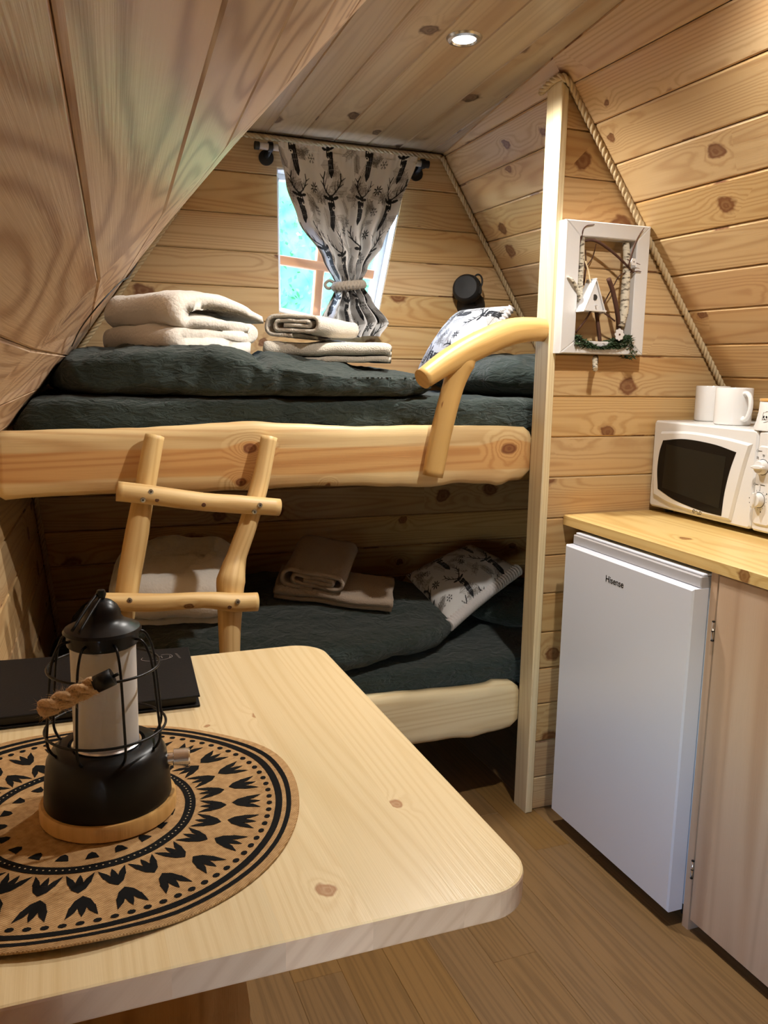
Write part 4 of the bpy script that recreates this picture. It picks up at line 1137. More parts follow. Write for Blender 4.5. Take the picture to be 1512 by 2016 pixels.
# birdhouse
bh = kp(prism('birdhouse', [(-.034, 0), (.034, 0), (.034, .004), (.0, .074), (-.034, .004)], lambda u, v, d: V(px(.315, .665, FY-.022))+V((u, d, v))+V((u*0, u*.25, 0)), .040, M['whitewood'], None, bev=.001), fd)
off = V(px(.315, .665, FY-.022))
def bhp(u, v, d): return off+V((u, d+u*.25, v))
for sg in (-1, 1):
    a, b = V((sg*.043, -.006)), V((0, .081)); e = (b-a).normalized(); nn = V((-e.y, e.x))*.0035*(-sg)
    poly = [tuple(a), tuple(b), tuple(b-nn), tuple(a-nn)]
    r_ = prism('roof_board', poly if area(poly) > 0 else poly[::-1], lambda u, v, d: bhp(u, v, d-.006), .046, M['whitewood'], None, bev=.0008); r_.parent = bh
r_ = prism('floor_board', [(-.042, -.004), (.042, -.004), (.042, 0), (-.042, 0)], lambda u, v, d: bhp(u, v, d-.008), .048, M['whitewood'], None); r_.parent = bh
hc = bhp(.0, .032, -.0006)
r_ = lathe('entrance_hole', [(.0, -.0006), (.008, -.0004), (.008, .002)], tuple(hc), M['hole'], None, n=20, cap=False, axis='Y'); r_.parent = bh
r_ = tube('perch', [bhp(.004, .012, .004), bhp(.004, .012, -.012)], .002, M['whitewood'], None, n=8); r_.parent = bh
# wooden flowers
def flower(u, v, y, R, petals=8):
    c = V(px(u, v, y)); pts = []
    for k in range(96):
        a = 2*math.pi*k/96; r = R*(.78+.22*abs(math.cos(petals*a/2))**.7); pts.append((r*math.cos(a), r*math.sin(a)))
    f = kp(prism('flower', pts, lambda a, b, d: c+V((a, d+a*.15, b)), .0025, M['whitewood'], None), fd)
    s_ = lathe('flower_eye', [(.0, -.0008), (R*.17, -.0006), (R*.17, .001)], tuple(c), M['twig'], None, n=14, cap=False, axis='Y'); s_.parent = f
flower(.66, .845, FY-.014, .0165); flower(.765, .285, FY-.018, .010, 6)
kp(lathe('bead', [(.0, -.004), (.003, -.003), (.004, 0), (.003, .003), (.0, .004)], px(.475, .115, FY-.003), M['glass'], None, n=12, cap=False, axis='Y'), fd)
# moss
mo, N, L, B = new_mat('dark_moss'); B.inputs['Base Color'].default_value = srgb(38, 58, 26); B.inputs['Roughness'].default_value = .9; M['moss'] = mo
rg = random.Random(4); vs = []; fs = []
for k in range(2600):
    u = .16+.70*rg.random(); hh = .55+.45*math.sin(u*9+.5)
    v = .975-(.02+.11*hh*rg.random()); y = FY-.010+.045*rg.random()
    if u > .70 and rg.random() < .25: v = .93+.10*rg.random(); u = .80+.1*rg.random()
    c = V(px(u, v, y)); a = V((rg.gauss(0, 1), rg.gauss(0, 1), rg.gauss(0, 1))).normalized(); b = a.orthogonal().normalized()*.0012; a *= rg.uniform(.005, .012)
    i = len(vs); vs += [c-a-b, c-a*.2+b*1.5, c+a, c-a*.1-b*1.5]; fs.append([i, i+1, i+2, i+3])
m_ = kp(mesh('moss', vs, fs, M['moss']), fd); m_['kind'] = 'stuff'
for u0, u1, vv in ((.20, .44, .93), (.46, .72, .925), (.70, .84, .93)):
    kp(soft_box('moss_clump', ((px(u0, vv)[0]+px(u1, vv)[0])/2, FY+.018, px(0, vv)[2]), ((u1-u0)*.5*(FX1-FX0), .02, .012), M['moss'], None, n=2.2, res=(10, 8, 6), deform=lambda p, q: p+q*.005*noise.noise(p*120)), fd)

# ------------------------------------------------------------------ fridge
fr_ = tag(empty('fridge', (1.55, 1.70, 0)), 'white under-counter fridge beside the partition', 'fridge')
DX, DY0, DY1 = 1.300, 1.447, 1.954
kp(box('body', (1.352, DY0+.004, .045), (1.84, DY1-.004, .848), M['white_frid'], None, bev=.004), fr_)
dr = kp(prism('door', [(-DY1, .040), (-DY0, .040), (-DY0, .826), (-DY1, .826)], lambda u, v, d: (DX+d, -u, v), .044, M['white_frid'], None, bev=.004), fr_)
gs = box('gasket', (1.3445, DY0+.008, .05), (1.3515, DY1-.008, .822), M['grey_frid'], None, bev=.001); kp(gs, fr_)
kp(prism('top_grip', [(-DY1+.004, .8265), (-DY0-.002, .8265), (-DY0-.002, .852), (-DY1+.004, .852)], lambda u, v, d: (1.322+d+(.852-v)*0, -u, v), .03, M['grey_frid'], None, bev=.002), fr_)
kp(box('top_panel', (1.330, DY0+.004, .8525), (1.84, DY1-.004, .858), M['white_frid'], None, bev=.002), fr_)
for y in (DY0+.03, DY1-.03):
    for x in (1.39, 1.79): kp(lathe('foot', [(.016, 0), (.016, .03), (.012, .046)], (x, y, 0), M['blackmatt'], None, n=14), fr_)
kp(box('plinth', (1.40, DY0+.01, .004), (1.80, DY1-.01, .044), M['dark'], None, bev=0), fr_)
def text(body, size, mat, origin, ax, ay, parent, ext=.0003, bold=0):
    c = bpy.data.curves.new('lettering', 'FONT'); c.body = body; c.size = size; c.extrude = ext; c.offset = bold; c.align_x = 'CENTER'; c.align_y = 'CENTER'
    tmp = bpy.data.objects.new('tmp', c); COL.objects.link(tmp); bpy.context.view_layer.update()
    me = bpy.data.meshes.new_from_object(tmp.evaluated_get(bpy.context.evaluated_depsgraph_get())); bpy.data.objects.remove(tmp)
    me.materials.clear(); me.materials.append(mat); o = bpy.data.objects.new('lettering', me); COL.objects.link(o)
    ax, ay = V(ax), V(ay); az = ax.cross(ay)
    me.transform(Matrix(((ax.x, ay.x, az.x, origin[0]), (ax.y, ay.y, az.y, origin[1]), (ax.z, ay.z, az.z, origin[2]), (0, 0, 0, 1))))
    return o
t_ = text('Hisense', .0235, M['ink'], (DX-.0002, 1.727, .775), (0, -1, 0), (0, 0, 1), dr, bold=.0002)
t_.parent = dr

# ------------------------------------------------------------------ worktop and cabinet
o = prism('worktop', [(1.338, -.9), (1.93, -.9), (1.93, YP-.002), (1.338, YP-.002)], lambda u, v, d: (u, v, .895-d), .029, M['counter'], None, bev=.003, grain=(0, 1, 0))
tag(o, 'honey coloured pine worktop along the right wall', 'worktop')
cb = tag(empty('kitchen_cabinet', (1.6, .9, 0)), 'pine cabinet with a plain door under the worktop, right of the fridge', 'cabinet')
kp(prism('stile', [(1.345, 1.424), (1.87, 1.424), (1.87, 1.444), (1.345, 1.444)], lambda u, v, d: (u, v, .8655-d), .8655, M['cab'], None, bev=.002, grain=(0, 0, 1)), cb)
dd = kp(prism('door', [(-1.420, .030), (-.72, .030), (-.72, .862), (-1.420, .862)], lambda u, v, d: (1.344+d, -u, v), .02, M['cab'], None, bev=.002, grain=(0, 0, 1)), cb)
kp(prism('door', [(-.716, .030), (.0, .030), (.0, .862), (-.716, .862)], lambda u, v, d: (1.344+d, -u, v), .02, M['cab'], None, bev=.002, grain=(0, 0, 1)), cb)
kp(box('carcass', (1.366, -.02, .03), (1.87, 1.4235, .862), M['cab'], None, bev=0, grain=(0, 1, 0)), cb)
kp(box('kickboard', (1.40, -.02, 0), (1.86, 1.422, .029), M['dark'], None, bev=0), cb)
for z in (.735, .158):
    h_ = tube('hinge', [(1.3415, 1.4222, z-.022), (1.3415, 1.4222, z+.022)], .0032, M['chrome'], None, n=10); h_.parent = dd
    for zz in (-.022, .0, .022):
        h2 = lathe('hinge_knuckle', [(.0036, -.001), (.0036, .001)], (1.3415, 1.4222, z+zz), M['black'], None, n=10); h2.parent = dd

# ------------------------------------------------------------------ microwave
mw = tag(empty('microwave', (1.78, 1.79, .895)), 'white microwave with dark barrel-shaped window on the worktop', 'microwave')
MX, ML, MR, MB, MT = 1.622, 2.018, 1.548, .911, 1.160
def mf(s, z, d): return (MX+d, ML-s, z)
kp(box('body', (MX+.024, MR, MB), (1.93, ML, MT), M['plastic'], None, bev=.006), mw)
for y in (MR+.03, ML-.03):
    for x in (MX+.05, 1.90): kp(lathe('foot', [(.013, -.0155), (.013, .001)], (x, y, MB), M['blackmatt'], None, n=12), mw)
def rnd_poly(pts, k=8):
    out = [tuple(p) for p in spline([V((a, b, 0)) for a, b in pts], k)]; return [(p[0], p[1]) for p in out]
def ring_poly(segs):
    """closed outline from a list of open curves"""
    out = []
    for sgm in segs:
        c = [(p.x, p.y) for p in spline([V((a, b, 0)) for a, b in sgm], 7)]; out += c[:-1]
    return out
def rrect(x0, y0, x1, y1, r, k=6):
    out = []
    for cx, cy, a0 in ((x1-r, y0+r, -90), (x1-r, y1-r, 0), (x0+r, y1-r, 90), (x0+r, y0+r, 180)):
        for j in range(k+1): a = math.radians(a0+90*j/k); out.append((cx+r*math.cos(a), cy+r*math.sin(a)))
    return out
fd_ = kp(prism('door', rrect(.0, MB, .392, MT, .010), mf, .0235, M['plastic'], None, bev=.005), mw)
cp = kp(prism('control_panel', rrect(.3935, MB, .470, MT, .010), mf, .0235, M['plastic'], None, bev=.005), mw)
# raised bezel around the window
bz = ring_poly([[(.022, .945), (.10, .928), (.22, .921), (.330, .922)], [(.330, .922), (.344, .99), (.362, 1.07), (.378, 1.125)], [(.378, 1.125), (.28, 1.134), (.15, 1.138), (.036, 1.130)], [(.036, 1.130), (.018, 1.09), (.012, 1.02), (.022, .945)]])
b1 = prism('bezel', bz, lambda s, z, d: mf(s, z, d-.007), .0075, M['plastic'], None, bev=.006); b1.parent = fd_
wn0 = ring_poly([[(.044, .966), (.12, .944), (.22, .932), (.300, .930)], [(.300, .930), (.304, .99), (.316, 1.05), (.333, 1.100)], [(.333, 1.100), (.25, 1.113), (.14, 1.117), (.052, 1.106)], [(.052, 1.106), (.040, 1.07), (.036, 1.02), (.044, .966)]])
b2 = prism('window', wn0, lambda s, z, d: mf(s, z, d-.0078), .004, M['mwglass'], None); b2.parent = fd_
b3 = prism('mesh_screen', [(.062, .972), (.290, .948), (.300, 1.085), (.068, 1.096)], lambda s, z, d: mf(s, z, d-.0084), .002, M['mwglass2'], None); b3.parent = fd_
b4 = prism('control_relief', rrect(.398, .928, .458, 1.124, .012), lambda s, z, d: mf(s, z, d-.004), .0045, M['plastic'], None, bev=.0035); b4.parent = cp
def stroke(name, pts, wd, fm, mat, parent, d0=-.0006, closed=False):
    """flat printed line on a face given by fm(s, z, d)"""
    vs = []; fs = []; n = len(pts)
    for i in range(n):
        a = pts[(i-1) % n] if closed else pts[max(i-1, 0)]; b = pts[(i+1) % n] if closed else pts[min(i+1, n-1)]
        tx, tz = b[0]-a[0], b[1]-a[1]; l_ = math.hypot(tx, tz) or 1; nx, nz = -tz/l_*wd/2, tx/l_*wd/2
        vs += [fm(pts[i][0]+nx, pts[i][1]+nz, d0), fm(pts[i][0]-nx, pts[i][1]-nz, d0)]
    for i in range(n if closed else n-1):
        j = (i+1) % n; fs.append([2*i, 2*i+1, 2*j+1, 2*j])
    o = mesh(name, vs, fs, mat); o.parent = parent; return o
def circ(cx, cz, r, a0=0, a1=360, k=20): return [(cx+r*math.cos(math.radians(a0+(a1-a0)*i/k)), cz+r*math.sin(math.radians(a0+(a1-a0)*i/k))) for i in range(k+1)]
# the maker's mark on the door: e, an arch, a bowl, o
lg = lambda s, z, d: mf(s, z, d-.0074)
e_ = [(.1935, .9245), (.2015, .9275)]+circ(.1975, .926, .0045, 20, 330)
stroke('maker_mark', e_, .0016, lg, M['ink'], fd_, 0)
stroke('maker_mark', circ(.2075, .9245, .0038, 190, -10, 12)+circ(.2150, .9240, .0038, 180, 330, 12), .0016, lg, M['ink'], fd_, 0)
stroke('maker_mark', circ(.2225, .9248, .0040), .0016, lg, M['ink'], fd_, 0, True)
def knob(cs, cz_, r, turn):
    k = lathe('knob', [(.0, -.016), (r*.80, -.0155), (r*.93, -.012), (r, .0), (r, .002)], mf(cs, cz_, -.004), M['plastic'], None, n=32, cap=False, axis='X'); k.parent = cp
    rim = lathe('knob_shadow_gap', [(r*1.0, .0), (r*1.07, .0)], mf(cs, cz_, -.0046), M['ink'], None, n=32, cap=False, axis='X'); rim.parent = cp
    ca, sa = math.cos(turn), math.sin(turn); w_, l_ = r*.26, r*1.02
    poly = [(cs+a*ca-b*sa, cz_+a*sa+b*ca) for a, b in ((-l_, -w_*.4), (-l_*.4, -w_), (l_*.6, -w_), (l_, -w_*.5), (l_, w_*.5), (l_*.6, w_), (-l_*.4, w_), (-l_, w_*.4))]
    gp = prism('grip', poly, lambda s, z, d: mf(s, z, d-.026), .012, M['plastic'], None, bev=.002); gp.parent = k
K1, K2, KR = (.4205, 1.072), (.4175, .990), .0185
knob(*K1, KR, math.radians(2)); knob(*K2, KR, math.radians(88))
cf = lambda s, z, d: mf(s, z, d-.0046)
def mark(*p, wd=.0009): stroke('printed_mark', list(p), wd, cf, M['ink'], cp, 0)
stroke('printed_mark', circ(.400, 1.1105, .0032), .0006, cf, M['ink'], cp, 0, True); mark((.403, 1.1105), (.414, 1.1105), wd=.0014); mark((.398, 1.1105), (.4025, 1.1105))
stroke('printed_mark', circ(.4005, 1.0275, .0030), .0006, cf, M['ink'], cp, 0, True); mark((.4037, 1.0275), (.412, 1.0275), wd=.0014); mark((.418, 1.028), (.433, 1.028), wd=.0016)
for a in (180, 130, 90, 45, 0, -20):
    ca, sa = math.cos(math.radians(a)), math.sin(math.radians(a))
    mark((K1[0]+ca*.0225, K1[1]+sa*.0225), (K1[0]+ca*.0245, K1[1]+sa*.0245))
    if a in (130, 90, 45, -20):
        cx, cz2 = K1[0]+ca*.029, K1[1]+sa*.029
        for q in (-.002, .001): mark((cx-.0035, cz2+q), (cx+.0035, cz2+q), wd=.0012)
for i in range(16):
    a = math.radians(60-i*22); ca, sa = math.cos(a), math.sin(a)
    mark((K2[0]+ca*.0225, K2[1]+sa*.0225), (K2[0]+ca*.0255, K2[1]+sa*.0255))
    if i in (1, 6, 9, 10, 11): mark((K2[0]+ca*.028, K2[1]+sa*.028), (K2[0]+ca*.0315, K2[1]+sa*.0315), wd=.003)
for q in range(3): mark((K2[0]+.001, K2[1]+.0245+q*.004), (K2[0]+.001, K2[1]+.0265+q*.004), wd=.0014)

# ------------------------------------------------------------------ mugs and jar on the microwave
def mug(x, y, r, h, ang, label, handle=True):
    t = tag(empty('mug', (x, y, MT)), label, 'mug', 'white mugs on the microwave')
    b_ = lathe('body', [(.0, .0), (r*.90, .0), (r*.98, .003), (r, .010), (r, h-.002), (r-.001, h), (r-.003, h), (r-.0042, h-.003), (r-.0042, .008), (.0, .006)], (0, 0, 0), M['mug'], None, n=48, cap=False); b_.parent = t
    if handle:
        ca, sa = math.cos(ang), math.sin(ang)
        pts = [(a*ca, a*sa, z) for a, z in ((r-.004, h*.84), (r+.012, h*.86), (r+.026, h*.74), (r+.029, h*.50), (r+.022, h*.28), (r+.008, h*.18), (r-.004, h*.20))]
        g_ = tube('handle', spline(pts, 6), .0058, M['mug'], None, n=12, rfun=lambda a, l: 1+.3*abs(math.sin(a))); g_.parent = t
    return t
mug(1.775, 1.962, .047, .100, 1.2, 'plain white mug nearest the partition on the microwave')
mug(1.715, 1.815, .048, .099, -1.75, 'plain white mug with handle to the right, front of the microwave')
mug(1.815, 1.700, .050, .101, -.4, 'plain white mug at the back, half hidden behind the printed jar')
jr = tag(empty('printed_jar', (1.675, 1.618, MT)), 'white jar printed with a small smiling black and white face', 'jar')
jb = lathe('body', [(.0, .0), (.056, .0), (.056, .004), (.051, .020), (.047, .045), (.046, .068), (.045, .070), (.0, .070)], (0, 0, 0), M['mug'], None, n=48, cap=False); jb.parent = jr
jl = lathe('lid', [(.046, .0705), (.047, .072), (.047, .077), (.0, .078)], (0, 0, 0), M['bamboo'], None, n=40, cap=False); jl.parent = jr
def jf(s, z, d):                        # print wrapped on the jar; s = arc from the face direction
    r = tabv([(0, .056), (.02, .051), (.045, .047), (.07, .046)], z)+.0006
    a = math.radians(188)+s/r
    return (r*math.cos(a), r*math.sin(a), z)
def ell_pts(cx, cz2, rx, rz, rot=0, k=14):
    out = []
    for i in range(k):
        a = 2*math.pi*i/k; u, v = rx*math.cos(a), rz*math.sin(a); out.append((cx+u*math.cos(rot)-v*math.sin(rot), cz2+u*math.sin(rot)+v*math.cos(rot)))
    return out
def blot(pts): o = mesh('printed_mark', [jf(a, b, 0) for a, b in pts], [list(range(len(pts)))], M['ink']); o.parent = jb
blot(ell_pts(-.006, .0335, .0022, .0034)); blot(ell_pts(.002, .0335, .0022, .0034, .4)); blot(ell_pts(-.002, .0285, .0018, .0012)); blot(ell_pts(.010, .034, .0016, .0055))
for pts in ([(-.009, .0285), (-.006, .0268), (-.003, .0272), (-.002, .0280), (0, .0270), (.003, .0270), (.006, .0285)], [(-.009, .044), (.011, .044)], [(.011, .047), (.011, .028), (.006, .023), (.0, .0205), (-.004, .020)], [(-.003, .044), (-.001, .047), (.003, .047), (.005, .044)], [(-.009, .044), (-.010, .034), (-.009, .024)]):
    stroke('printed_mark', pts, .0009, jf, M['ink'], jb, 0)
# ------------------------------------------------------------------ table
TZ = .74; TXR, TY0, TY1, TTH = .485, .733, 1.603, .034
tb_ = tag(empty('dining_table', (.1, 1.17, 0)), 'light spruce table with rounded corners in the foreground', 'table')
edges = [TXR]; wds = [.098, .104, .092, .110, .096, .10, .10]; xx = TXR
staves = []
for w_ in wds: staves.append((xx-w_, xx)); xx -= w_
outer = rrect(xx, TY0, TXR, TY1, .062, 12)
outer_tab = outer
for i, (a, b) in enumerate(staves):
    pc = clip(clip(outer_tab, 1, 0, b), -1, 0, -a)
    # clean tiny duplicate points
    q = [pc[0]]
    for p in pc[1:]:
        if math.hypot(p[0]-q[-1][0], p[1]-q[-1][1]) > 1e-5: q.append(p)
    if math.hypot(q[0][0]-q[-1][0], q[0][1]-q[-1][1]) < 1e-5: q.pop()
    vs = []; n = len(q); prof = [(.0035, 0), (.001, .001), (0, .0035), (0, TTH-.0035), (.001, TTH-.001), (.0035, TTH)]
    # round over only along the outline of the whole top, not along the glue lines
    def moved(p, dd):
        x, y = p
        cx, cy = min(max(x, xx+.062), TXR-.062), min(max(y, TY0+.062), TY1-.062)
        vx, vy = x-cx, y-cy; l_ = math.hypot(vx, vy)
        on = (abs(l_-.062) < 2e-3)
        if not on: return p
        return (x-vx/l_*dd if abs(x-a) > 1e-6 and abs(x-b) > 1e-6 or abs(b-TXR) < 1e-6 and x > b-.0005 else x, y-vy/l_*dd)
    for dd, dz in prof:
        for p in q:
            m_ = moved(p, dd); vs.append((m_[0], m_[1], TZ-dz))
    fs = [list(range(n))]
    for r in range(len(prof)-1):
        for k in range(n): fs.append([r*n+(k+1) % n, r*n+k, (r+1)*n+k, (r+1)*n+(k+1) % n])
    fs.append([(len(prof)-1)*n+k for k in reversed(range(n))])
    o = mesh('stave', vs, fs, M['table'])
    bm = bmesh.new(); bm.from_mesh(o.data); bmesh.ops.recalc_face_normals(bm, faces=bm.faces[:]); bm.to_mesh(o.data); bm.free()
    grain_uv(o, (0, 1, 0)); o.data.materials.append(M['table_end'])
    for p_ in o.data.polygons:
        if abs(p_.normal.y) > .6 and abs(p_.normal.z) < .7: p_.material_index = 1
    kp(o, tb_)
def leg_edge(z): return .238+.010*math.sin(z*9)+.004*math.sin(z*23)
zs = [0, .08, .16, .24, .32, .40, .48, .56, .64, .705]
poly = [(-.09, 0)]+[(leg_edge(z), z) for z in zs]+[(-.09, .705)]
lg_ = prism('leg_board', poly, lambda u, v, d: (u, 1.155+d, v), .042, M['table_leg'], None, grain=(0, 0, 1)); kp(lg_, tb_)
kp(box('under_rail', (-.09, .86, .66), (.28, .90, .705), M['table_leg'], None, grain=(1, 0, 0)), tb_)
kp(box('under_rail', (-.09, 1.44, .66), (.28, 1.48, .705), M['table_leg'], None, grain=(1, 0, 0)), tb_)

# ------------------------------------------------------------------ jute place mat with black print
MC, MR_ = (.020, 1.046), .262
pmt = tag(empty('place_mat', (MC[0], MC[1], TZ)), 'round jute place mat with black folk print under the lantern', 'place mat')
jm, N, L, B = new_mat('woven_jute')
tc = N.new('ShaderNodeTexCoord'); sp_ = N.new('ShaderNodeSeparateXYZ'); L.new(tc.outputs['Object'], sp_.inputs[0])
wv1 = mathn(N, L, 'SINE', mathn(N, L, 'MULTIPLY', sp_.outputs[0], 1900)); wv2 = mathn(N, L, 'SINE', mathn(N, L, 'MULTIPLY', sp_.outputs[1], 1900))
wv = mathn(N, L, 'MULTIPLY', wv1, wv2)
nz = N.new('ShaderNodeTexNoise'); nz.inputs['Scale'].default_value = 120; nz.inputs['Detail'].default_value = 4; L.new(tc.outputs['Object'], nz.inputs[0])
hh = mathn(N, L, 'MULTIPLY_ADD', wv, .34, nz.outputs[0])
mxc = N.new('ShaderNodeMix'); mxc.data_type = 'RGBA'; mxc.inputs[6].default_value = srgb(140, 104, 64); mxc.inputs[7].default_value = srgb(216, 178, 128); L.new(hh, mxc.inputs[0])
L.new(mxc.outputs[2], B.inputs['Base Color']); B.inputs['Roughness'].default_value = .9; B.inputs['Specular IOR Level'].default_value = .1
bp = N.new('ShaderNodeBump'); bp.inputs['Strength'].default_value = .6; bp.inputs['Distance'].default_value = .001; L.new(hh, bp.inputs['Height']); L.new(bp.outputs[0], B.inputs['Normal'])
M['mat'] = jm
def mat_z(r, a): return TZ+.0035+(.004*max(0, (r-.2)/.06)**2)*max(0, .5+.9*math.sin(3*a+1.0)+.4*math.sin(7*a))
def mat_r(r, a): return r*(1+(r/MR_)**2*(.012*math.sin(2*a+.5)+.006*math.sin(5*a)))
def mpt(r, a, up=0):
    rr = mat_r(r, a); return (MC[0]+rr*math.cos(a), MC[1]+rr*math.sin(a), mat_z(r, a)+up)
vs = [(MC[0], MC[1], TZ+.0035)]; fs = []; NA, NR = 96, 14
for i in range(1, NR+1):
    for k in range(NA): vs.append(mpt(MR_*i/NR, 2*math.pi*k/NA))
for k in range(NA): vs.append(V(mpt(MR_+.0015, 2*math.pi*k/NA))-V((0, 0, .0022)))
for k in range(NA): p = V(mpt(MR_, 2*math.pi*k/NA)); p.z -= .0032; vs.append(p)
for k in range(NA): fs.append([0, 1+k, 1+(k+1) % NA])
for i in range(NR+1):
    for k in range(NA): fs.append([1+i*NA+k, 1+(i+1)*NA+k, 1+(i+1)*NA+(k+1) % NA, 1+i*NA+(k+1) % NA])
kp(mesh('jute_disc', vs, fs, M['mat'], None, True), pmt)
pv, pf = [], []
def ring(r0, r1, n=120, wob=.0012):
    b = len(pv)
    for k in range(n):
        a = 2*math.pi*k/n; w_ = wob*noise.noise((math.cos(a)*4, math.sin(a)*4, r0*40)); pv.append(mpt(r0+w_, a, .0006)); pv.append(mpt(r1+w_*.6, a, .0006))
    for k in range(n):
        j = (k+1) % n; pf.append([b+2*k, b+2*k+1, b+2*j+1, b+2*j])
def shape_rot(tri_list, r, a, s, flip=1):
    for poly in tri_list:
        b = len(pv)
        for (x, y) in poly:
            rr = r+flip*y*s; aa = a+x*s/rr; pv.append(mpt(rr, aa, .0006))
        pf.append(list(range(b, b+len(poly))))
def disc(r, a, s, k=8, sx=1):
    b = len(pv)
    for i in range(k): t = 2*math.pi*i/k; pv.append(mpt(r+s*math.sin(t), a+sx*s*math.cos(t)/r, .0006))
    pf.append(list(range(b, b+k)))
# tulip mark: base heart and three prongs
TUL = [[(-.0, -.5), (.22, -.30), (.34, .0), (.12, .0), (0, .0), (-.12, .0), (-.34, .0), (-.22, -.30)],
       [(-.36, .0), (-.10, .0), (-.20, .24), (-.44, .52)], [(.10, .0), (.36, .0), (.44, .52), (.20, .24)], [(-.13, .0), (.13, .0), (.08, .28), (0, .50), (-.08, .28)]]
ring(.2470, .2530); ring(.2330, .2415); ring(.118, .131)
for k in range(84): disc(.2245, 2*math.pi*k/84, .0037, 8, 1.2)
for k in range(26): shape_rot(TUL, .195, 2*math.pi*k/26+.05, .037, 1)
for k in range(26): shape_rot(TUL, .153, 2*math.pi*k/26+.02, .034, -1)
for k in range(20): shape_rot([[(-.45, -.35), (.45, -.35), (.25, .25), (0, .45), (-.25, .25)]], .100, 2*math.pi*k/20, .017, -1)
kp(mesh('print', pv, pf, M['ink']), pmt)
pv2, pf2 = pv, pf; pv, pf = [], []
for k in range(110):
    b = len(pv)
    for i in range(6): t = 2*math.pi*i/6; q = mpt(.1245+.0011*math.sin(t), 2*math.pi*k/110+.0011*math.cos(t)/.1245, .0010); pv.append(q)
    pf.append(list(range(b, b+6)))
kp(mesh('print_dots', pv, pf, M['rope']), pmt)

# ------------------------------------------------------------------ camping lantern
LC = (.045, 1.046); LZ = TZ+.0045
ln = tag(empty('lantern', (LC[0], LC[1], LZ)), 'black wire-cage lantern with frosted cylinder on the place mat', 'lantern')
def lat(name, prof, mat, n=56, **k): o = lathe(name, prof, (0, 0, 0), mat, None, n=n, cap=False, **k); o.parent = ln; return o
wb_ = lat('wooden_base', [(.0, .0), (.080, .0), (.082, .002), (.082, .017), (.080, .020), (.073, .020), (.0, .020)], M['bamboo'])
me = wb_.data; l = me.uv_layers.new(name='UVMap')
for p in me.polygons:
    for li in p.loop_indices:
        c = me.vertices[me.loops[li].vertex_index].co
        l.data[li].uv = (c.z*.6, math.atan2(c.y, c.x)*.082) if abs(p.normal.z) < .7 else (c.x*.2, c.y)
lat('body', [(.0, .020), (.076, .020), (.0765, .022), (.0745, .050), (.0715, .074), (.066, .084), (.058, .089), (.046, .090), (.044, .086), (.0, .086)], M['black'])
fz, N, L, B = new_mat('frosted_diffuser')
B.inputs['Base Color'].default_value = (.80, .78, .78, 1); B.inputs['Roughness'].default_value = .35; B.inputs['Transmission Weight'].default_value = .25; B.inputs['IOR'].default_value = 1.2; B.inputs['Subsurface Weight'].default_value = 0
M['frost'] = fz
M['candle'] = plain('candle_insert', (.72, .66, .58, 1), .5)
lat('diffuser', [(.0385, .087), (.0385, .222), (.0365, .222), (.0365, .087)], M['frost'])
lat('candle', [(.0, .090), (.024, .090), (.025, .098), (.020, .104), (.008, .106), (.007, .19), (.0, .19)], M['candle'])
lat('diffuser_ring', [(.0375, .0865), (.0415, .0865), (.0415, .0905), (.039, .092)], M['chrome'])
lat('cap', [(.0, .2735), (.006, .273), (.012, .2705), (.018, .265), (.0213, .259), (.0225, .252), (.026, .247), (.034, .2425), (.044, .238), (.046, .2345), (.042, .2335), (.042, .219), (.040, .217), (.0, .217)], M['black'])
lat('top_loop', [(.0, .285), (.0045, .284), (.006, .279), (.0045, .274), (.0, .272)], M['black'], n=16)
def wire(name, pts, r=.0017): o = tube(name, pts, r, M['black'], None, n=8); o.parent = ln; return o
for k in range(8):
    a = 2*math.pi*(k+.32)/8; ca, sa = math.cos(a), math.sin(a)
    wire('cage_wire', spline([(r*ca, r*sa, z) for r, z in ((.041, .226), (.050, .224), (.057, .214), (.063, .192), (.069, .13), (.0705, .105), (.066, .092), (.060, .086))], 5))
for r, z in ((.0655, .190), (.0715, .112)):
    o = tube('cage_ring', [(r*math.cos(a), r*math.sin(a), z) for a in np.linspace(0, 2*math.pi, 65)], .0017, M['black'], None, n=8, cap=False); o.parent = ln
kn_ = lathe('dimmer_knob', [(.0, .030), (.011, .030), (.0125, .028), (.0125, .010), (.008, .009), (.008, .0)], (0, 0, 0), M['chrome'], None, n=24, cap=False, axis='X')
kn_.data.transform(Matrix.Rotation(math.radians(-8), 4, 'Z') @ Matrix.Translation((.070, 0, .060))); kn_.parent = ln
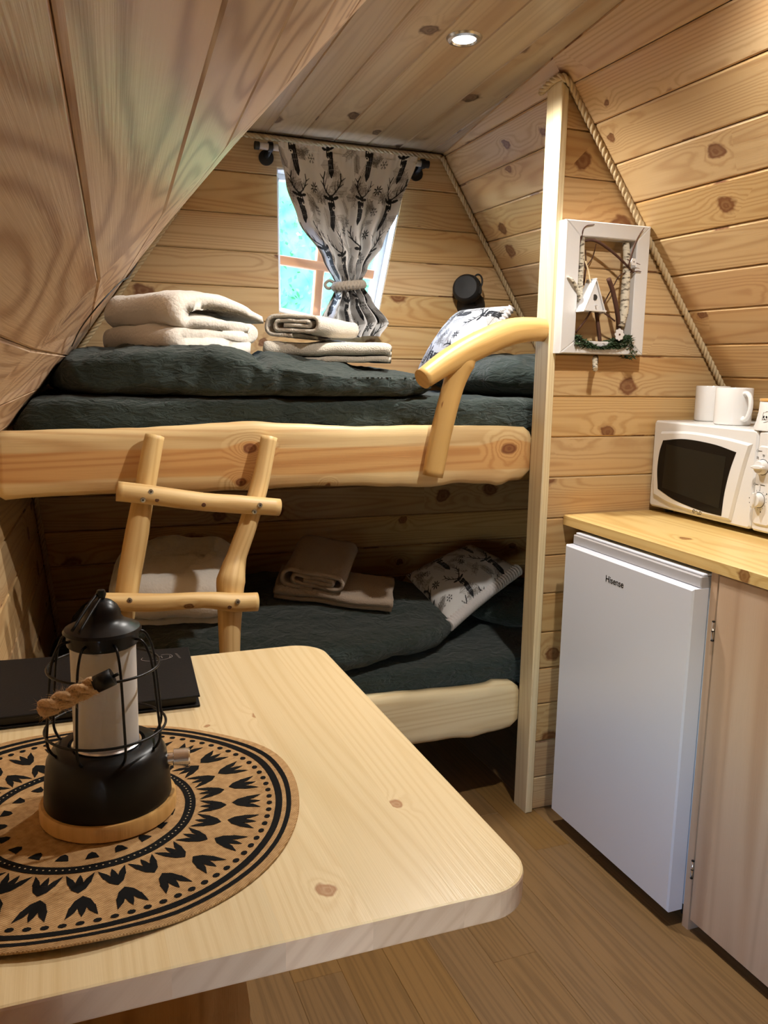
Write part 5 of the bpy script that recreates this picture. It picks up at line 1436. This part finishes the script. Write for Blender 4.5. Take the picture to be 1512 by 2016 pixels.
# bail with a jute grip, folded down towards the camera and left
def hp(x, y, z): return (x, y, z)
wire('bail', spline([(-.004, .0, .280), (-.018, -.02, .268), (-.035, -.045, .25)], 5), .0019)
wire('bail', spline([(.004, .004, .280), (-.010, -.018, .266), (-.028, -.048, .247)], 5), .0019)
g0, g1 = V((.004, -.085, .204)), V((-.072, -.075, .170))
o = tube('grip_sleeve', [g0+(g0-g1)*.02, g0+(g1-g0)*.24], .0100, M['black'], None, n=16); o.parent = ln
o = rope('grip_rope', [g0+(g1-g0)*.22, g0+(g1-g0)*.5, g0+(g1-g0)*.8, g1], .0108, M['jute'], None, pitch=.055, step=.003); o.parent = ln
rg = random.Random(12); vs = []; fs = []; ax_ = (g1-g0).normalized()
for k in range(420):                                    # loose jute fibres
    c = g0+(g1-g0)*rg.uniform(.24, 1.0); r_ = V((rg.gauss(0, 1), rg.gauss(0, 1), rg.gauss(0, 1))); r_ = (r_-ax_*r_.dot(ax_)).normalized()
    p0 = c+r_*.0085; t_ = (ax_*rg.uniform(-1, 1)+r_*rg.uniform(.1, .6)+ax_.cross(r_)*rg.uniform(-.8, .8)).normalized(); p1 = p0+t_*rg.uniform(.005, .013)
    w_ = t_.orthogonal().normalized()*.00028; i = len(vs); vs += [p0-w_, p0+w_, p1]; fs.append([i, i+1, i+2])
o = mesh('grip_fibres', vs, fs, M['jute']); o.parent = ln; o['kind'] = 'stuff'
wire('bail', [g0+(g0-g1)*.10, g0+(g0-g1)*.01], .002)

# ------------------------------------------------------------------ black menu folder
fo = tag(empty('menu_folder', (.05, 1.47, TZ)), 'black leatherette folder with silver emblem at the far table edge', 'folder')
C4 = [(.206, 1.345), (.224, 1.594), (-.125, 1.625), (-.120, 1.352)]
def fq(s, t): a = V(C4[3]).lerp(V(C4[0]), s); b = V(C4[2]).lerp(V(C4[1]), s); return a.lerp(b, t)
def ff(u, v, d): return (u, v, TZ+.0215-d)
for z0_, nm, th in ((.0, 'cover', .0035), (.0165, 'cover', .0035)):
    kp(prism(nm, C4[::-1] if area(C4) < 0 else C4, lambda u, v, d: (u, v, TZ+.0212-z0_-d), th, M['leather'], None, bev=.001), fo)
inn_ = inset(C4 if area(C4) > 0 else C4[::-1], .006)
kp(prism('pages', inn_, lambda u, v, d: (u, v, TZ+.0170-d), .0115, M['blackmatt'], None), fo)
# emblem: an open cup shape with small strokes, and a short line of lettering beside it
E0 = V((.158, 1.548)); ef = lambda s, z, d: (s, z, TZ+.0214+d)
def em_(pts, wd=.0011, closed=False): o = stroke('emblem', pts, wd, ef, M['silver'], None, .0002, closed); kp(o, fo)
em_([(E0.x+.026*math.cos(t), E0.y+.015*math.sin(t)) for t in np.linspace(2.6, 6.6, 30)])
em_([(E0.x+.018+.012*math.cos(t), E0.y+.003+.012*math.sin(t)) for t in np.linspace(-1.3, 2.2, 16)])
for q in (-.010, -.003, .004, .011): em_([(E0.x+q, E0.y-.004), (E0.x+q, E0.y+.006)])
em_([(E0.x-.010, E0.y+.0005), (E0.x-.003, E0.y+.0005)]); em_([(E0.x+.004, E0.y+.006), (E0.x+.011, E0.y+.006)])
for k in range(5):
    x_ = E0.x+.036+.0008*k; y_ = E0.y+.014-.006*k; em_([(x_, y_), (x_+.004, y_-.001), (x_+.001, y_-.003), (x_+.005, y_-.004)], .0008)
